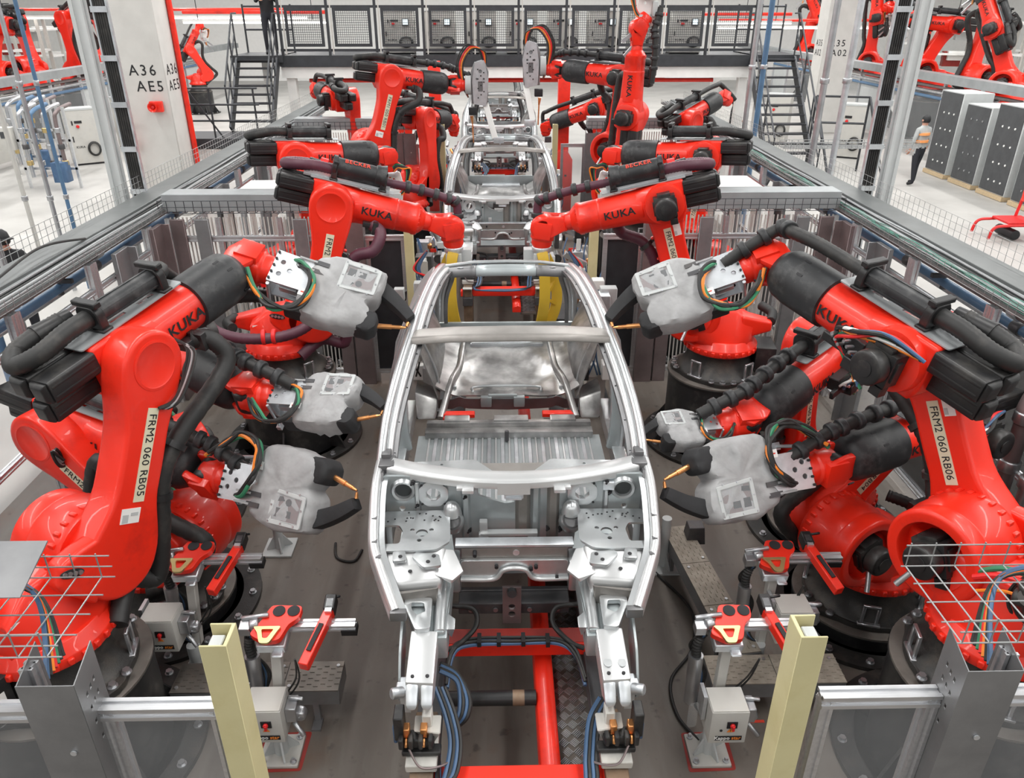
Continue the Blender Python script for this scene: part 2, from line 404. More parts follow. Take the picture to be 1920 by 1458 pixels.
def g_clamp(b):
    b.prism(roundpoly([(-.07, 0), (.07, 0), (.085, .03), (.085, .12), (.055, .16), (-.055, .16), (-.085, .12), (-.085, .03)], .01, 1), -.028, .028, Mx.Rotation(R(90), 4, 'Z'))
    b.box((0, 0, .17), (.05, .19, .035)); b.box((0, 0, .01), (.075, .19, .02))
def g_tubeholder(b, L=.52):
    b.lathe([(.06, 0), (.064, .01), (.064, L-.01), (.06, L)], 20, RXA)
    for a in (0, 60, 120, 180, 240, 300): b.box((L/2, 0, .064), (L, .014, .008), Mx.Rotation(R(a), 4, 'X'))
def g_collar(b): b.rcyl((-.025, 0, 0), (.025, 0, 0), .062, .008, 16)
def g_clip(b): b.lathe([(.068, -.02), (.075, -.02), (.075, .02), (.068, .02)], 16); b.box((-.09, 0, 0), (.06, .05, .04))
def pedestal(root, h, r=.5, low=False, a0=0.):
    fl = .72 if not low else .70
    def f1(b):
        b.lathe([(fl-.14, 0), (fl, 0), (fl, .035), (fl-.14, .035), (fl-.14, 0)], 48)
    part('floor_flange', (fl,), f1, 'castblack', root)
    for i in range(14): part('flange_bolt', 0, g_onebolt, 'steel', root, TM(((fl-.06)*math.cos(a0+i*math.pi/7), (fl-.06)*math.sin(a0+i*math.pi/7), .035)))
    def f2(b):
        b.lathe([(r-.02, 0), (r, .01), (r, h-.035), (r+.015, h-.034), (r+.015, h-.02)], 48)
        if not low:
            for i in range(6): b.hull([(r*.98, y, z) for y in (-.01, .01) for z in (0.02, .35)]+[(fl-.03, y, .035) for y in (-.01, .01)], Mx.Rotation(i*math.pi/3+.4, 4, 'Z'))
    part('pedestal', (round(h, 2), r, low), f2, 'black', root)
    part('pedestal_top', (round(h, 2), r), lambda b: b.lathe([(r+.012, h-.02), (r+.012, h-.004), (r, h), (0, h)], 48), 'diskgrey', root)
def robot(label, base, yaw, t2, phi, tool, frm=None, cover=True, hose='rubber', seen=-1, lod=0, group='red welding robots', up=(0, 0, 1), front=True, rings=(14, 64, 8), rear=True, linkhose=True, kuka=True, ped=.5):
    """base x,y,pedestal height; yaw, link lean and arm pitch in degrees; tool = world direction of the flange; seen = -1/+1 which side faces the camera"""
    bx, by, bz = base
    root = thing('welding_robot', label, 'robot', (bx, by, 0), R(yaw), group)
    Tb = TM((0, 0, bz))
    if bz > .05: pedestal(root, bz, ped, bz < .35)
    TL = TM((.35, 0, bz+.675)) @ Mx.Rotation(R(t2), 4, 'Y')
    A3 = TL @ V((0, 0, 1.15)); TA = TM(A3) @ Mx.Rotation(R(-phi), 4, 'Y'); A5 = TA @ V((1.2, 0, 0))
    td = Mx.Rotation(-R(yaw), 3, 'Z') @ V(tool).normalized()
    ax = TA.to_3x3() @ V((1, 0, 0))
    side = ax.cross(td)
    if side.length < .15: side = V((0, 1, 0))
    side.normalize()
    TW = TM(A5, Mx((ax, side, ax.cross(side))).transposed())
    TH = TM(A5, Mx((td, side, td.cross(side))).transposed())
    part('base_frame', 0, g_base, 'castblack', root, Tb, .008)
    if lod < 2:
        for a in [k*90+d for k in range(4) for d in (-14, 0, 14)]: part('base_bolt', 0, g_onebolt, 'steel', root, Tb @ TM((.452*math.cos(R(a)), .452*math.sin(R(a)), .045)))
        for a in (-130, -50, 50, 130):
            part('lifting_handle', 0, g_handle, 'steel', root, Tb @ Mx.Rotation(R(a), 4, 'Z') @ TM((.41, 0, .04)) @ Mx.Rotation(R(90), 4, 'Z'), .004, 1)
        part('connection_box', 0, lambda b: b.box((-.44, .02, .2), (.2, .34, .28)), 'black', root, Tb, .01)
        part('sticker', 'cb', lambda b: b.box((-.44, -.152, .2), (.11, .003, .12)), 'sticker', root, Tb)
    col = part('rotating_column', 0, g_column, 'red', root, Tb, .006, 1)
    part('column_body', 0, g_colbody, 'red', col, None, .03, 3)
    part('shoulder_drum', 0, g_drum, 'red', col, None, .008)
    part('shoulder_motor', 0, g_motor, 'black', col, TM((.35, .12, .675)) @ Mx.Rotation(R(20), 4, 'Y'), .014)
    if lod < 2:
        part('motor_plug', 0, g_plug, 'steel', col, TM((.35, .30, .675)))
        [part('sticker', 'col', lambda b: b.box((.13, .2385, .48), (.11, .003, .05)), 'sticker', col, TM((0, -.05, -.02+.055*i))) for i in (0, 1)]
        [part('sticker', 'colr', lambda b: b.box((-.2, -.185, .52), (.1, .003, .05)), 'sticker', col, TM((0, .02, .055*i))) for i in (0, 1)]
        def balance(b): b.hose([(-.45, .1, .60), (-.5, -.1, .62), (-.42, -.28, .63)], .05, 12, 12, .12)
        part('balancing_cylinder', 0, balance, 'rubber', col)
        if lod < 1:
            def wires(b):
                rr = random.Random(3)
                for i in range(7):
                    a = .12+.02*i; b.tube(catmull([(-.30+a*math.cos(t), .05+rr.uniform(-.05, .05), .66+a*.8*math.sin(t)) for t in [k*math.pi/5 for k in range(10)]], 4, True), .011, 6, closed=True)
            part('cable_coil', 0, wires, 'rubber', col, TM((0, .12, .06)))
            part('rotary_valve', 0, lambda b: [b.rcyl((-.3, .26, .8), (-.12, .3, .78), .05, .02), b.rcyl((-.22, .26, .7), (-.18, .3, .9), .06, .02), b.box((-.3, .1, .78), (.16, .12, .1))], 'black', col)
            part('valve_sleeve', 0, lambda b: [b.cyl((-.4, .24, .82), (-.3, .26, .8), .035), b.cyl((-.2, .32, .84), (-.2, .35, .84), .045)], 'steel', col)
            part('column_hose', 'r', lambda b: b.hose([(-.42, .1, .66), (-.30, .2, .82), (-.05, .24, .82), (.1, .26, .72)], .018, 8), 'redhose', col)
            part('column_hose', 'g', lambda b: b.hose([(-.45, .04, .66), (-.33, .17, .86), (-.05, .22, .86), (.1, .24, .75)], .016, 8), 'green', col)
            part('column_hose', 'o', lambda b: b.hose([(-.45, .12, .62), (-.32, .25, .76), (-.1, .28, .77), (.05, .3, .68)], .009, 6), 'orange', col)
    lk = part('link_arm', 0, g_link, 'red', root, TL, .03, 3)
    part('elbow_disc', 0, g_linkdisc, 'red', lk)
    if lod < 2:
        part('bolt_recess', 0, g_linkbolts, 'black', lk)
        part('bolt', 'ear', lambda b: [b.cyl((-.33+q, -.339, -.02), (-.33+q, -.347, -.02), .014, n=12) for q in (-.048, -.016, .016, .048)], 'steel', lk)
        part('knob', 0, lambda b: b.rcyl((-.2, -.1, .3), (-.2, -.16, .34), .04, .012), 'white', col)
        if frm:
            part('label_plate', 0, lambda b: b.box((.035, -.3375, .62), (.075, .004, .56)), 'label', lk)
            text(frm, .074, 'ink', lk, (.035, -.341, .62), (0, 0, -1), (1, 0, 0), 0, 1.02, 1)
            part('label_plate', 1, lambda b: b.box((.035, -.1225, .58), (.075, .004, .52)), 'label', lk)
            text(frm, .07, 'ink', lk, (.035, -.119, .58), (0, 0, -1), (-1, 0, 0), 0)
            part('sticker', 'lk', lambda b: b.box((-.005, -.3375, .26), (.13, .004, .09)), 'sticker', lk); part('sticker', 'lk2', lambda b: b.box((-.06, -.1225, .80), (.07, .004, .12)), 'sticker', lk)
            part('sticker_print', 'lk', lambda b: [b.box((-.04, -.340, .245), (.04, .003, .05)), b.box((.02, -.340, .27), (.05, .003, .02)), b.box((-.04, -.120, .77), (.025, .003, .04))], 'cabgrey', lk)
        part('bolt_boss', 0, lambda b: [b.cyl((.19, -.25, z), (.215, -.25, z), .02, .014, 6) for z in (.32, .52, .75)], 'red', lk)
    arm = part('arm', 0, g_arm, 'red', root, TA, .02, 3)
    part('elbow_drum', 0, g_armdrum, 'red', arm)
    part('elbow_motor', 0, g_motor, 'black', arm, TM((0, .17, 0)), .014)
    for y, z in ((.085, .11), (-.075, .11), (.0, -.04)):
        part('wrist_motor', 0, g_rearmotor, 'black', arm, TM((-.19, y, z)) @ Mx.Rotation(R(90), 4, 'Z'), .008)
    if cover:
        part('wrist_cover', 0, g_cover, 'cover', arm, None, 0); part('cover_slot', 0, g_slot, 'ink', arm)
    else: part('forearm_tube', 0, g_tubefront, 'red', arm)
    if kuka:
        text('KUKA', .10, 'ink', arm, (.435, -.1665, .0), (1, 0, 0), (0, 0, 1), .02, 1.05, 1.1)
        text('KUKA', .10, 'ink', arm, (.435, .1665, .0), (-1, 0, 0), (0, 0, 1), .02, 1.05, 1.1)
    wr = part('wrist', 0, g_yoke, 'red', root, TW, .012)
    part('wrist_ball', 0, g_ball, 'black', wr)
    hd = part('wrist_hand', int(cover), g_hand, 'red', root, TH, .012)
    if not cover: part('wrist_dome', 0, g_handball, 'red', hd)
    # dress pack
    if rear:
        part('dress_plate', 0, g_topplate, 'tray', arm, TM((.10, 0, .195)))
        part('hose_holder', 0, g_tubeholder, 'cover', arm, TM((-.04, .0, .285)))
        for x in (-.02, .45): part('hose_clamp', 0, g_clamp, 'black', arm, TM((x, 0, .20)), .006, 1)
        if hose == 'purple':
            part('dress_rail', 0, lambda b: profile(b, (-.30, 0, .225), (.52, 0, .225), .07), 'alu', arm)
            part('spring_tube', 0, lambda b: b.lathe([(.06, -.05), (.10, -.045), (.10, -.01), (.086, 0), (.086, .36), (.10, .37), (.10, .41), (.115, .46), (.07, .47)], 24, TM((.0, 0, .33)) @ RXA), 'cover', arm)
            text('BECKER', .065, 'inkred', arm, (.18, seen*.05, .404), (-seen, 0, 0), (0, -seen*.8, .55), .01, 1.1)
            part('hose_collar', seen, lambda b: [b.cyl((-.16, .19*-seen, .27), (-.09, .185*-seen, .27), .075), ], 'redhose', arm)
            if seen < 0:
                b = MB(); b.hose([(-.12, .05, bz+1.0), (-.42, -.02, bz+.95), (-.62, -.2, bz+.82), (-.58, -.42, bz+.70), (-.3, -.54, bz+.62), (.1, -.55, bz+.62), (.36, -.46, bz+.72), (.42, -.40, bz+.98)], .055, 12, 14, .07); b.build('dress_hose', 'purple', root)
                for p, q in (((-.14, .05, bz+1.0), (-.06, .06, bz+1.0)), ((-.02, -.545, bz+.62), (.02, -.55, bz+.62)), ((-.12, -.545, bz+.62), (-.08, -.545, bz+.62)), ((.42, -.40, bz+.96), (.42, -.39, bz+1.02))): b = MB(); b.rcyl(p, q, .075, .01, 18); b.build('hose_collar', 'redhose', root)
        def loop(b):
            b.hose([(-.16, 0, .285), (-.32, .01*seen, .29), (-.50, .0, .26), (-.60, -.09*seen, .23), (-.52, -.19*seen, .24), (-.38, -.19*seen, .26), (-.22, -.17*seen, .27)], .055, 12, 12, .07)
        part('dress_hose', ('rear', hose, seen), loop, hose, arm, TM((.12, 0, 0)))
        part('hose_sleeve', seen, lambda b: b.cyl((-.38, -.19*seen, .26), (-.16, -.16*seen, .27), .064, .045), 'black', arm, TM((.12, 0, 0)))
    P = TA.to_3x3(); fr = lambda x, y, z: TA @ V((x, y, z))
    if front == 'under':
        b = MB(); o = -seen; q = P0 = A5-td*.05
        pts = catmull([fr(.48, 0, .285), fr(.56, .05*o, .27), fr(.66, .2*o, .2), fr(.82, .25*o, .0), fr(.98, .2*o, -.2), A5+V((0, 0, -.26))-td*.05, A5+td*.15+V((0, 0, -.2))], 12)
        b.tube(pts, .05, 10, rib=.06); b.build('dress_hose', hose, root)
    elif front:
        q = A5+td*.12
        upv = P @ V((0, 0, 1)); sidev = V((0, seen, 0))
        b = MB(); pts = catmull([fr(.48, 0, .285), fr(.66, 0, .29), fr(.86, 0, .29), fr(1.08, 0, .27), A5+upv*.24-sidev*.02, A5+td*.2+upv*.17, A5+td*.34+upv*.1], 12)
        b.tube(pts, .044, 10, rib=.06); b.build('dress_hose', hose, root)
        if lod < 2:
            for i in range(*rings):
                c = MB(); d = pts[i+1]-pts[i-1]; g_collar(c); c.build('hose_ring', 'cover', root, TM(pts[i], frame(d)))
    if linkhose:
        s = -1
        b = MB(); fl = lambda x, y, z: TL @ V((x, y, z))
        pts = catmull([fr(.42, s*.16, -.12), fr(.50, s*.25, -.16), fr(.46, s*.33, -.32), fl(.3, s*.3, .72), fl(.235, s*.28, .45), fl(.30, s*.28, .12), fl(.36, s*.25, -.2), V((.42, -.22, bz+.42)), V((.2, -.34, bz+.3))], 12)
        b.tube(pts, .060, 12, rib=.06); b.build('dress_hose', hose, root)
        part('hose_bracket', 0, lambda b: [b.box((.40, -.16, -.12), (.16, .1, .05)), b.box((.44, -.2, -.13), (.05, .12, .12))], 'black', arm, None, .008)
        if lod < 2:
            for i in (38, 52):
                d = (pts[i+1]-pts[i-1]).normalized(); x = V((1, 0, 0)); x = (x-d*x.dot(d)).normalized()
                part('hose_clip', 0, g_clip, 'black', root, TM(pts[i], Mx((x, d.cross(x), d)).transposed()))
    if lod < 1:   # loose cables from elbow to link
        for i, (m, o) in enumerate((('rubber', 0), ('rubber', .02), ('tray', .04), ('rubber', .06))):
            b = MB(); b.hose([fr(.28, -.19, -.02-o*.5), fr(.26, -.30-o, -.08), TL @ V((.17, -.36-o*.6, .98)), TL @ V((.06+o, -.35, .90))], .011, 6); b.build('cable', m, root)
        if seen > 0:
            for i, m in enumerate(('blue', 'green', 'redhose', 'orange', 'rubber', 'sticker', 'rubber')):
                b = MB(); o = i*.014; rr = random.Random(i+int(bx*10)); q = lambda: rr.uniform(-.035, .035)
                b.hose([fr(-.2+o*.3, .23, .13), fr(.0+q(), .30+q(), .16+q()), fr(.18+q(), .36+q(), .11+q()), fr(.33+q(), .26+q()*.5, .0+q()), fr(.24+q(), .23, -.10+q()), fr(.08+q(), .25, -.2+q())], .011 if m != 'rubber' else .014, 7); b.build('cable', m, root)
            part('valve_block', 0, lambda b: [b.box((.26, .2, -.03), (.22, .09, .1)), b.box((.34, .23, -.08), (.2, .03, .06)), b.box((.18, .24, -.13), (.1, .08, .08))], 'black', arm, None, .006, 1)
            part('hose_fitting', 0, lambda b: [b.cyl((.18+.035*i, .24, -.05+.02*(i % 3)), (.2+.03*i, .29, -.05+.02*(i % 3)), .012, n=8) for i in range(6)], 'steel', arm)
    W3 = Mx.Translation(V((bx, by, 0))) @ Mx.Rotation(R(yaw), 4, 'Z')
    return root, W3 @ A5, W3
# ------------------------------------------------------------ welding gun in a fabric bag
def bagmesh(b, outl, z0, z1, seed, amp=.012):
    """soft bag: rounded slab over an outline, wrinkled"""
    pts = []
    k = len(outl)
    for i in range(k):
        a, c = V((*outl[i], 0)), V((*outl[(i+1) % k], 0))
        for j in range(5): pts.append(a.lerp(c, j/5))
    n = len(pts)
    for _ in range(1): pts = [(pts[i-1]+pts[i]*2+pts[(i+1) % n])/4 for i in range(n)]
    cen = sum(pts, V())/n; rings = []
    prof = [(0, z0), (.5, z0), (.86, z0+.004), (.97, z0+.02), (1., z0+.05), (1.01, (z0+z1)/2), (1., z1-.05), (.965, z1-.018), (.86, z1-.002), (.6, z1+.004), (.3, z1+.006), (0, z1+.006)]
    vs = []
    for s, z in prof:
        for p in pts:
            q = cen+(p-cen)*s; w = V((q.x*9+seed, q.y*9, z*9)); d = noise.noise(w)*amp+noise.noise(w*2.3)*amp*.6
            e = amp*1.6*max(0, math.sin(q.x*70+noise.noise(w)*4))*max(0, 1-abs(q.x-.50)*16)*max(0, min(1, (-q.y)*6))
            vs.append((q.x+d*.6, q.y+d*.6+e*.5, z+(d if 0 < s < 1 else 0)+e))
    fs = [(j*n+i, j*n+(i+1) % n, (j+1)*n+(i+1) % n, (j+1)*n+i) for j in range(len(prof)-1) for i in range(n)]
    b.add(vs, fs, True)
BAG = [(.22, -.16), (.22, .06), (.26, .17), (.42, .235), (.71, .21), (.74, .10), (.72, .0), (.66, -.05), (.70, -.10), (.70, -.23), (.50, -.28), (.28, -.26)]
def gun(label, org, u, n, L=.92, flip=1, seed=0, tipy=-.10, hoses=True, armbend=.0, sc=1.):
    """origin at robot flange, u towards the electrode tips, n outward normal of the window face; flip mirrors it left-right"""
    u = V(u).normalized(); n = V(n); n = (n-u*n.dot(u)).normalized(); v = n.cross(u)
    g = thing('welding_gun', label, 'welding gun', org, 0, 'bagged spot welding guns')
    T = Mx((u, v, n)).transposed().to_4x4() @ Mx.Scale(sc, 4); f = flip
    Y = lambda pts: [(x, y*f) for x, y in pts]
    for s in (1, -1):
        b = MB(); b.plate(Y(roundpoly([(0, -.12), (.0, .12), (.26, .11), (.30, .05), (.30, -.12)], .01)), [Y(circ(px, py, .017, 12)) for px, py in ((.06, .04), (.06, -.05), (.12, -.01), (.17, .05))], .014)
        b.build('bracket_plate', 'galv', g, T @ TM((0, 0, .085 if s > 0 else -.10)), .002, 1)
    b = MB(); b.box((.01, 0, 0), (.025, .24, .19)); b.box((.14, -.07*f, .02), (.12, .1, .06)); b.box((.2, -.03*f, -.03), (.14, .14, .08)); b.build('gun_body', 'alu', g, T, .008)
    b = MB()
    for i in range(5):
        for s in (.10, -.105): b.cyl((.012, (-.10+.05*i)*f, s-.006), (.012, (-.10+.05*i)*f, s+.012), .009, n=6)
    b.build('bolt', 'ink', g, T)
    b = MB(); bagmesh(b, Y(BAG), -.11, .105, seed, .020); bag = b.build('fabric_bag', 'fabric', g, T)
    # window
    wx0, wx1, wy0, wy1 = .44, .69, -.02, .19
    b = MB(); b.plate(Y(roundpoly([(wx0, wy0), (wx1, wy0+.02), (wx1, wy1), (wx0, wy1)], .012)), [Y([(wx0+.026, wy0+.026), (wx1-.026, wy0+.044), (wx1-.026, wy1-.026), (wx0+.026, wy1-.026)])], .012)
    b.build('window_frame', 'cabgrey', bag, TM((0, 0, .105)), .003, 1)
    b = MB(); b.box(((wx0+wx1)/2, (wy0+wy1)/2*f, .106), (wx1-wx0-.05, wy1-wy0-.05, .004)); b.build('window_mechanism', 'sheetbrown', bag)
    b = MB()
    for p in [[(wx0+.04, .09), (wx0+.09, .09), (wx0+.09, .145), (wx0+.04, .145)], circ(wx0+.13, .05, .022, 14), [(wx0+.11, .10), (wx0+.16, .10), (wx0+.16, .14), (wx0+.11, .14)], [(wx0+.03, .025), (wx0+.08, .02), (wx0+.1, .045), (wx0+.03, .055)]]: b.plate(Y(p), [], .003)
    b.build('window_recess', 'darkpanel', bag, TM((0, 0, .109)))
    b = MB(); b.plate(Y([(wx0+.02, wy0+.02), (wx1-.02, wy0+.038), (wx1-.02, wy1-.02), (wx0+.02, wy1-.02)]), [], .003); b.build('vinyl_window', 'vinyl', bag, TM((0, 0, .114)))
    b = MB()
    for px, py in [(wx0+.012+.097*i, wy0+.012+.0*i) for i in range(3)]+[(wx0+.012+.097*i, wy1-.012) for i in range(3)]+[(wx0+.012, .08), (wx1-.012, .08)]: b.cyl((px, py*f, .115), (px, py*f, .121), .006, n=8)
    b.build('rivet', 'steel', bag)
    for q in (.045, .11):
        b = MB(); b.box((.30, q*f, .110), (.10, .03, .006)); b.build('velcro_strap', 'darksteel', bag)
        b = MB(); b.box((.21, q*f, .112), (.12, .013, .006)); b.build('strap_pull', 'fabric', bag)
    b = MB(); b.box((.27, -.13*f, .110), (.09, .05, .003)); b.build('care_label', 'sticker', bag)
    b = MB(); b.box((.27, -.13*f, .112), (.06, .008, .002)); b.build('care_label_print', 'inkred', bag)
    b = MB(); b.box((.27, -.225*f, -.02), (.23, .06, .14)); b.build('side_patch', 'fabricblack', bag, None, .02)
    b = MB(); bagmesh(b, Y([(.63, -.25), (.63, -.09), (.74, -.09), (.77, -.13), (.77, -.20), (.73, -.25)]), -.095, .085, seed+2, .008); b.build('black_sleeve', 'fabricblack', bag)
    b = MB(); b.sweep(catmull([(.60, .13*f, -.02), (.70, .12*f, -.02), (.84, .055*f, -.018), (L+.01, (tipy+.075)*f, -.01)], 5), [(x, y) for x, y in roundpoly([(-.055, -.06), (.055, -.06), (.055, .06), (-.055, .06)], .02, 2)], (0, 0, 1), True, scale=lambda t: 1.2-.55*t)
    b.build('electrode_arm', 'fabricblack', g, T)
    b = MB(); ey = -.16; L = max(L, .9); p0 = V((.72, ey*f, -.01)); p1 = V((L, tipy*f, 0))
    b.cyl(p0, p0.lerp(p1, .6), .017); b.cyl(p0.lerp(p1, .58), p0.lerp(p1, .86), .013); b.cyl(p0.lerp(p1, .85), p1, .012, .006)
    b.build('electrode', 'copper', g, T)
    b = MB(); e0 = V((L+.0, (tipy+.045)*f, -.01)); b.cyl(e0, e0.lerp(p1, .8), .012, .008); b.build('electrode_cap', 'copper', g, T)
    if hoses:
        for i, m in enumerate(('rubber', 'rubber', 'rubber', 'orange', 'green', 'rubber')):
            b = MB(); rr = random.Random(int(seed*10)+i)
            J = lambda x, y, z: (x+rr.uniform(-.022, .022), (y+rr.uniform(-.024, .024))*f, z+rr.uniform(-.016, .02))
            b.hose([J(-.12, -.12, .14), J(-.02, -.23, .12), J(.10, -.29, .11), J(.23, -.26, .125), J(.30, -.15, .135), J(.28, -.03, .14), J(.20, .05, .12), J(.10, .08, .05)], .013, 7, 8); b.build('gun_cable', m, g, T)
    b = MB(); b.cyl((.02, -.14*f, .10), (.02, -.17*f, -.16), .012, n=8); b.box((.02, -.17*f, -.17), (.04, .05, .04)); b.build('hose_stay', 'galv', g, T)
    return g
# ------------------------------------------------------------ building shell
def floormat(name, c1, c2, c3, sc, rough):
    m = mat(name, c1, rough, var=.12, scale=sc, dirt=c2, dscale=.9, bump=.06, bscale=40)
    return m
m = floormat('cellfloor', (.150, .130, .112), (.095, .072, .054), 0, 1.4, .5)
nt = m.node_tree; bs = nt.nodes['Principled BSDF']; src = bs.inputs['Base Color'].links[0].from_socket
tc = nt.nodes.new('ShaderNodeTexCoord'); mp = nt.nodes.new('ShaderNodeMapping'); mp.inputs['Scale'].default_value = (5, .8, 1); nt.links.new(tc.outputs['Object'], mp.inputs['Vector'])
def layer(src, vec, sc, p0, p1, col, amt):
    n = nt.nodes.new('ShaderNodeTexNoise'); n.inputs['Scale'].default_value = sc; n.inputs['Detail'].default_value = 9; nt.links.new(vec, n.inputs['Vector'])
    r = nt.nodes.new('ShaderNodeValToRGB'); r.color_ramp.elements[0].position = p0; r.color_ramp.elements[1].position = p1; r.color_ramp.elements[0].color = (0, 0, 0, 1); r.color_ramp.elements[1].color = (amt, amt, amt, 1)
    x = nt.nodes.new('ShaderNodeMix'); x.data_type = 'RGBA'; nt.links.new(n.outputs['Fac'], r.inputs['Fac']); nt.links.new(r.outputs['Color'], x.inputs['Factor']); nt.links.new(src, x.inputs['A']); x.inputs['B'].default_value = (*col, 1)
    return x.outputs['Result']
src = layer(src, mp.outputs['Vector'], 2.2, .5, .75, (.185, .170, .150), .8)      # scuffs along the line
src = layer(src, tc.outputs['Object'], 1.1, .58, .70, (.15, .075, .035), .7)     # rust brown stains
src = layer(src, tc.outputs['Object'], 9., .62, .72, (.05, .045, .04), .7)       # oil spots
nt.links.new(src, bs.inputs['Base Color'])
floormat('aislefloor', (.44, .43, .41), (.37, .36, .34), 0, 1.0, .45)
b = MB(); b.box((0, 8.5, -.05), (9.6, 24, .1)); struct(b.build('floor', 'cellfloor'), 'stained grey concrete floor inside the robot cells')
b = MB(); b.box((-17.4, 12, -.05), (25.2, 80, .1)); b.box((17.4, 12, -.05), (25.2, 80, .1)); b.box((0, 36.25, -.05), (9.6, 31.5, .1)); b.box((0, -15.75, -.05), (9.6, 24.5, .1)); struct(b.build('floor', 'aislefloor'), 'pale sealed concrete floor of the aisles')
b = MB(); b.box((0, 52, 5), (60, .3, 10)); struct(b.build('wall_back', 'wallwhite'), 'white far wall of the hall')
for s, n in ((-1, 'left'), (1, 'right')):
    b = MB(); b.box((s*30, 12, 5), (.3, 80, 10)); struct(b.build('wall_'+n, 'wallwhite'), 'white hall wall on the '+n)
for x0, n in ((-5.6, 'left'), (5.9, 'right')):
    b = MB(); b.box((x0*1.55, 20, .002), (.08, 40, .004)); tag(b.build('floor_line', 'white'), 'white painted lane line on the '+n+' aisle floor', 'floor line')
# ------------------------------------------------------------ fences with cable trays
def profile(b, p0, p1, w=.045, up=(0, 0, 1)):
    """slotted aluminium extrusion"""
    p0 = V(p0); p1 = V(p1); d = p1-p0; m = TM((p0+p1)/2, frame(d, up)); L = d.length
    b.box((0, 0, 0), (L, w*.72, w*.72), m)
    for a in (-1, 1):
        for c in (-1, 1): b.box((0, a*w*.36, c*w*.36), (L, w*.3, w*.3), m)
def mesh_panel(b, o, ux, uy, nx, ny, r=.0025):
    o = V(o); ux = V(ux); uy = V(uy)
    for i in range(nx+1): b.beam(o+ux*i/nx, o+ux*i/nx+uy, r*2, r*2, (.3, .5, .7))
    for j in range(ny+1): b.beam(o+uy*j/ny, o+uy*j/ny+ux, r*2, r*2, (.3, .5, .7))
def side_tray(s, side):
    root = thing('cable_tray', 'long grey cable tray with wires on top of the '+side+' fence', 'cable tray', (s*4.15, 10, 2.2), 0, 'cable trays along the cell fences')
    y0, y1 = -8.6, 9.5
    b = MB(); b.box((s*.12, .45, .0), (.30, 18.1, .10)); b.build('tray_cover', 'traydark', root, None, .004, 1)
    b = MB(); b.box((-s*.13, .45, -.03), (.24, 18.1, .03)); b.build('tray_floor', 'traydark', root)
    for i in range(5):
        b = MB(); x = -s*(.03+.048*i); P = [(x+.006*math.sin(j*1.3+i), y0+j*.9, .012+.012*(i % 2)+.006*math.sin(j*2.1+i*2)) for j in range(21)]
        b.hose(P, .010+.004*(i % 3 == 0), 6, 3); b.build('cable', ('tray', 'sheet', 'rubber', 'tray', 'sheet')[i], root)
    b = MB(); mesh_panel(b, (s*.28, y0, .04), (0, y1-y0, 0), (0, 0, .20), 170, 3, .002); o = b.build('edge_mesh', 'wire', root); o['kind'] = 'stuff'
    b = MB(); mesh_panel(b, (-s*.25, y0, -.04), (0, y1-y0, 0), (0, 0, .10), 170, 2, .002); o = b.build('edge_mesh', 'wire', root); o['kind'] = 'stuff'
    if s > 0:
        rr = random.Random(5); b = MB()
        for k in range(9): b.hose([(-s*(.19+rr.uniform(-.03, .05)), y0+1+j*.6, rr.uniform(-.02, .05)) for j in range(18)], .004, 5, 3)
        b.build('green_wiring', 'greenwire', root)['kind'] = 'stuff'
    else:
        b = MB(); b.hose([(-.05, -5.0, .06), (.02, -4.2, .10), (-.06, -3.2, .14), (.05, -2.6, .06)], .012, 7); b.build('cable', 'rubber', root)
for s, side in ((-1, 'left'), (1, 'right')): side_tray(s, side)
def side_fence(s, side):
    root = thing('safety_fence', 'aluminium framed '+side+' side safety fence with clear panels and sheet steel posts', 'fence', (s*3.92, 8, 0), 0, 'side fences of the cells')
    ys = [-6.2, -4.9, -3.6, -2.3, -1.0, .3, 2.0, 3.6, 5.2, 6.8]
    for i, y in enumerate(ys):
        b = MB(); profile(b, (0, y, 0), (0, y, 2.12), .06, (1, 0, 0)); profile(b, (0, y+.065, 0), (0, y+.065, 2.12), .06, (1, 0, 0)); b.build('fence_post', 'alu', root)
        if i < len(ys)-1:
            for z in (.12, 1.05, 1.86):
                b = MB(); profile(b, (0, y+.1, z), (0, ys[i+1]-.03, z), .05); b.build('fence_rail', 'alu', root)
            b = MB(); pm = 'darkviewpane' if s > 0 and i in (1, 2, 3) else 'glasspane'; b.box((s*.01, (y+ys[i+1])/2, .58), (.006, ys[i+1]-y-.1, .88)); b.build('clear_panel', pm, root)
            b = MB(); b.box((s*.01, (y+ys[i+1])/2, 1.46), (.006, ys[i+1]-y-.1, .74)); b.build('clear_panel', pm, root)
    for y, w, m in ((-.45, .30, 'sheet'), (.45, .26, 'sheetbrown'), (2.6, .3, 'sheet'), (4.5, .3, 'sheet'), (6.0, .3, 'sheet')):
        b = MB(); b.box((-s*.05, y, 1.05), (.05, w, 2.1)); b.box((-s*.10, y+w/2-.02, 1.05), (.12, .015, 2.1)); b.build('sheet_post', m, root, None, .004, 1)
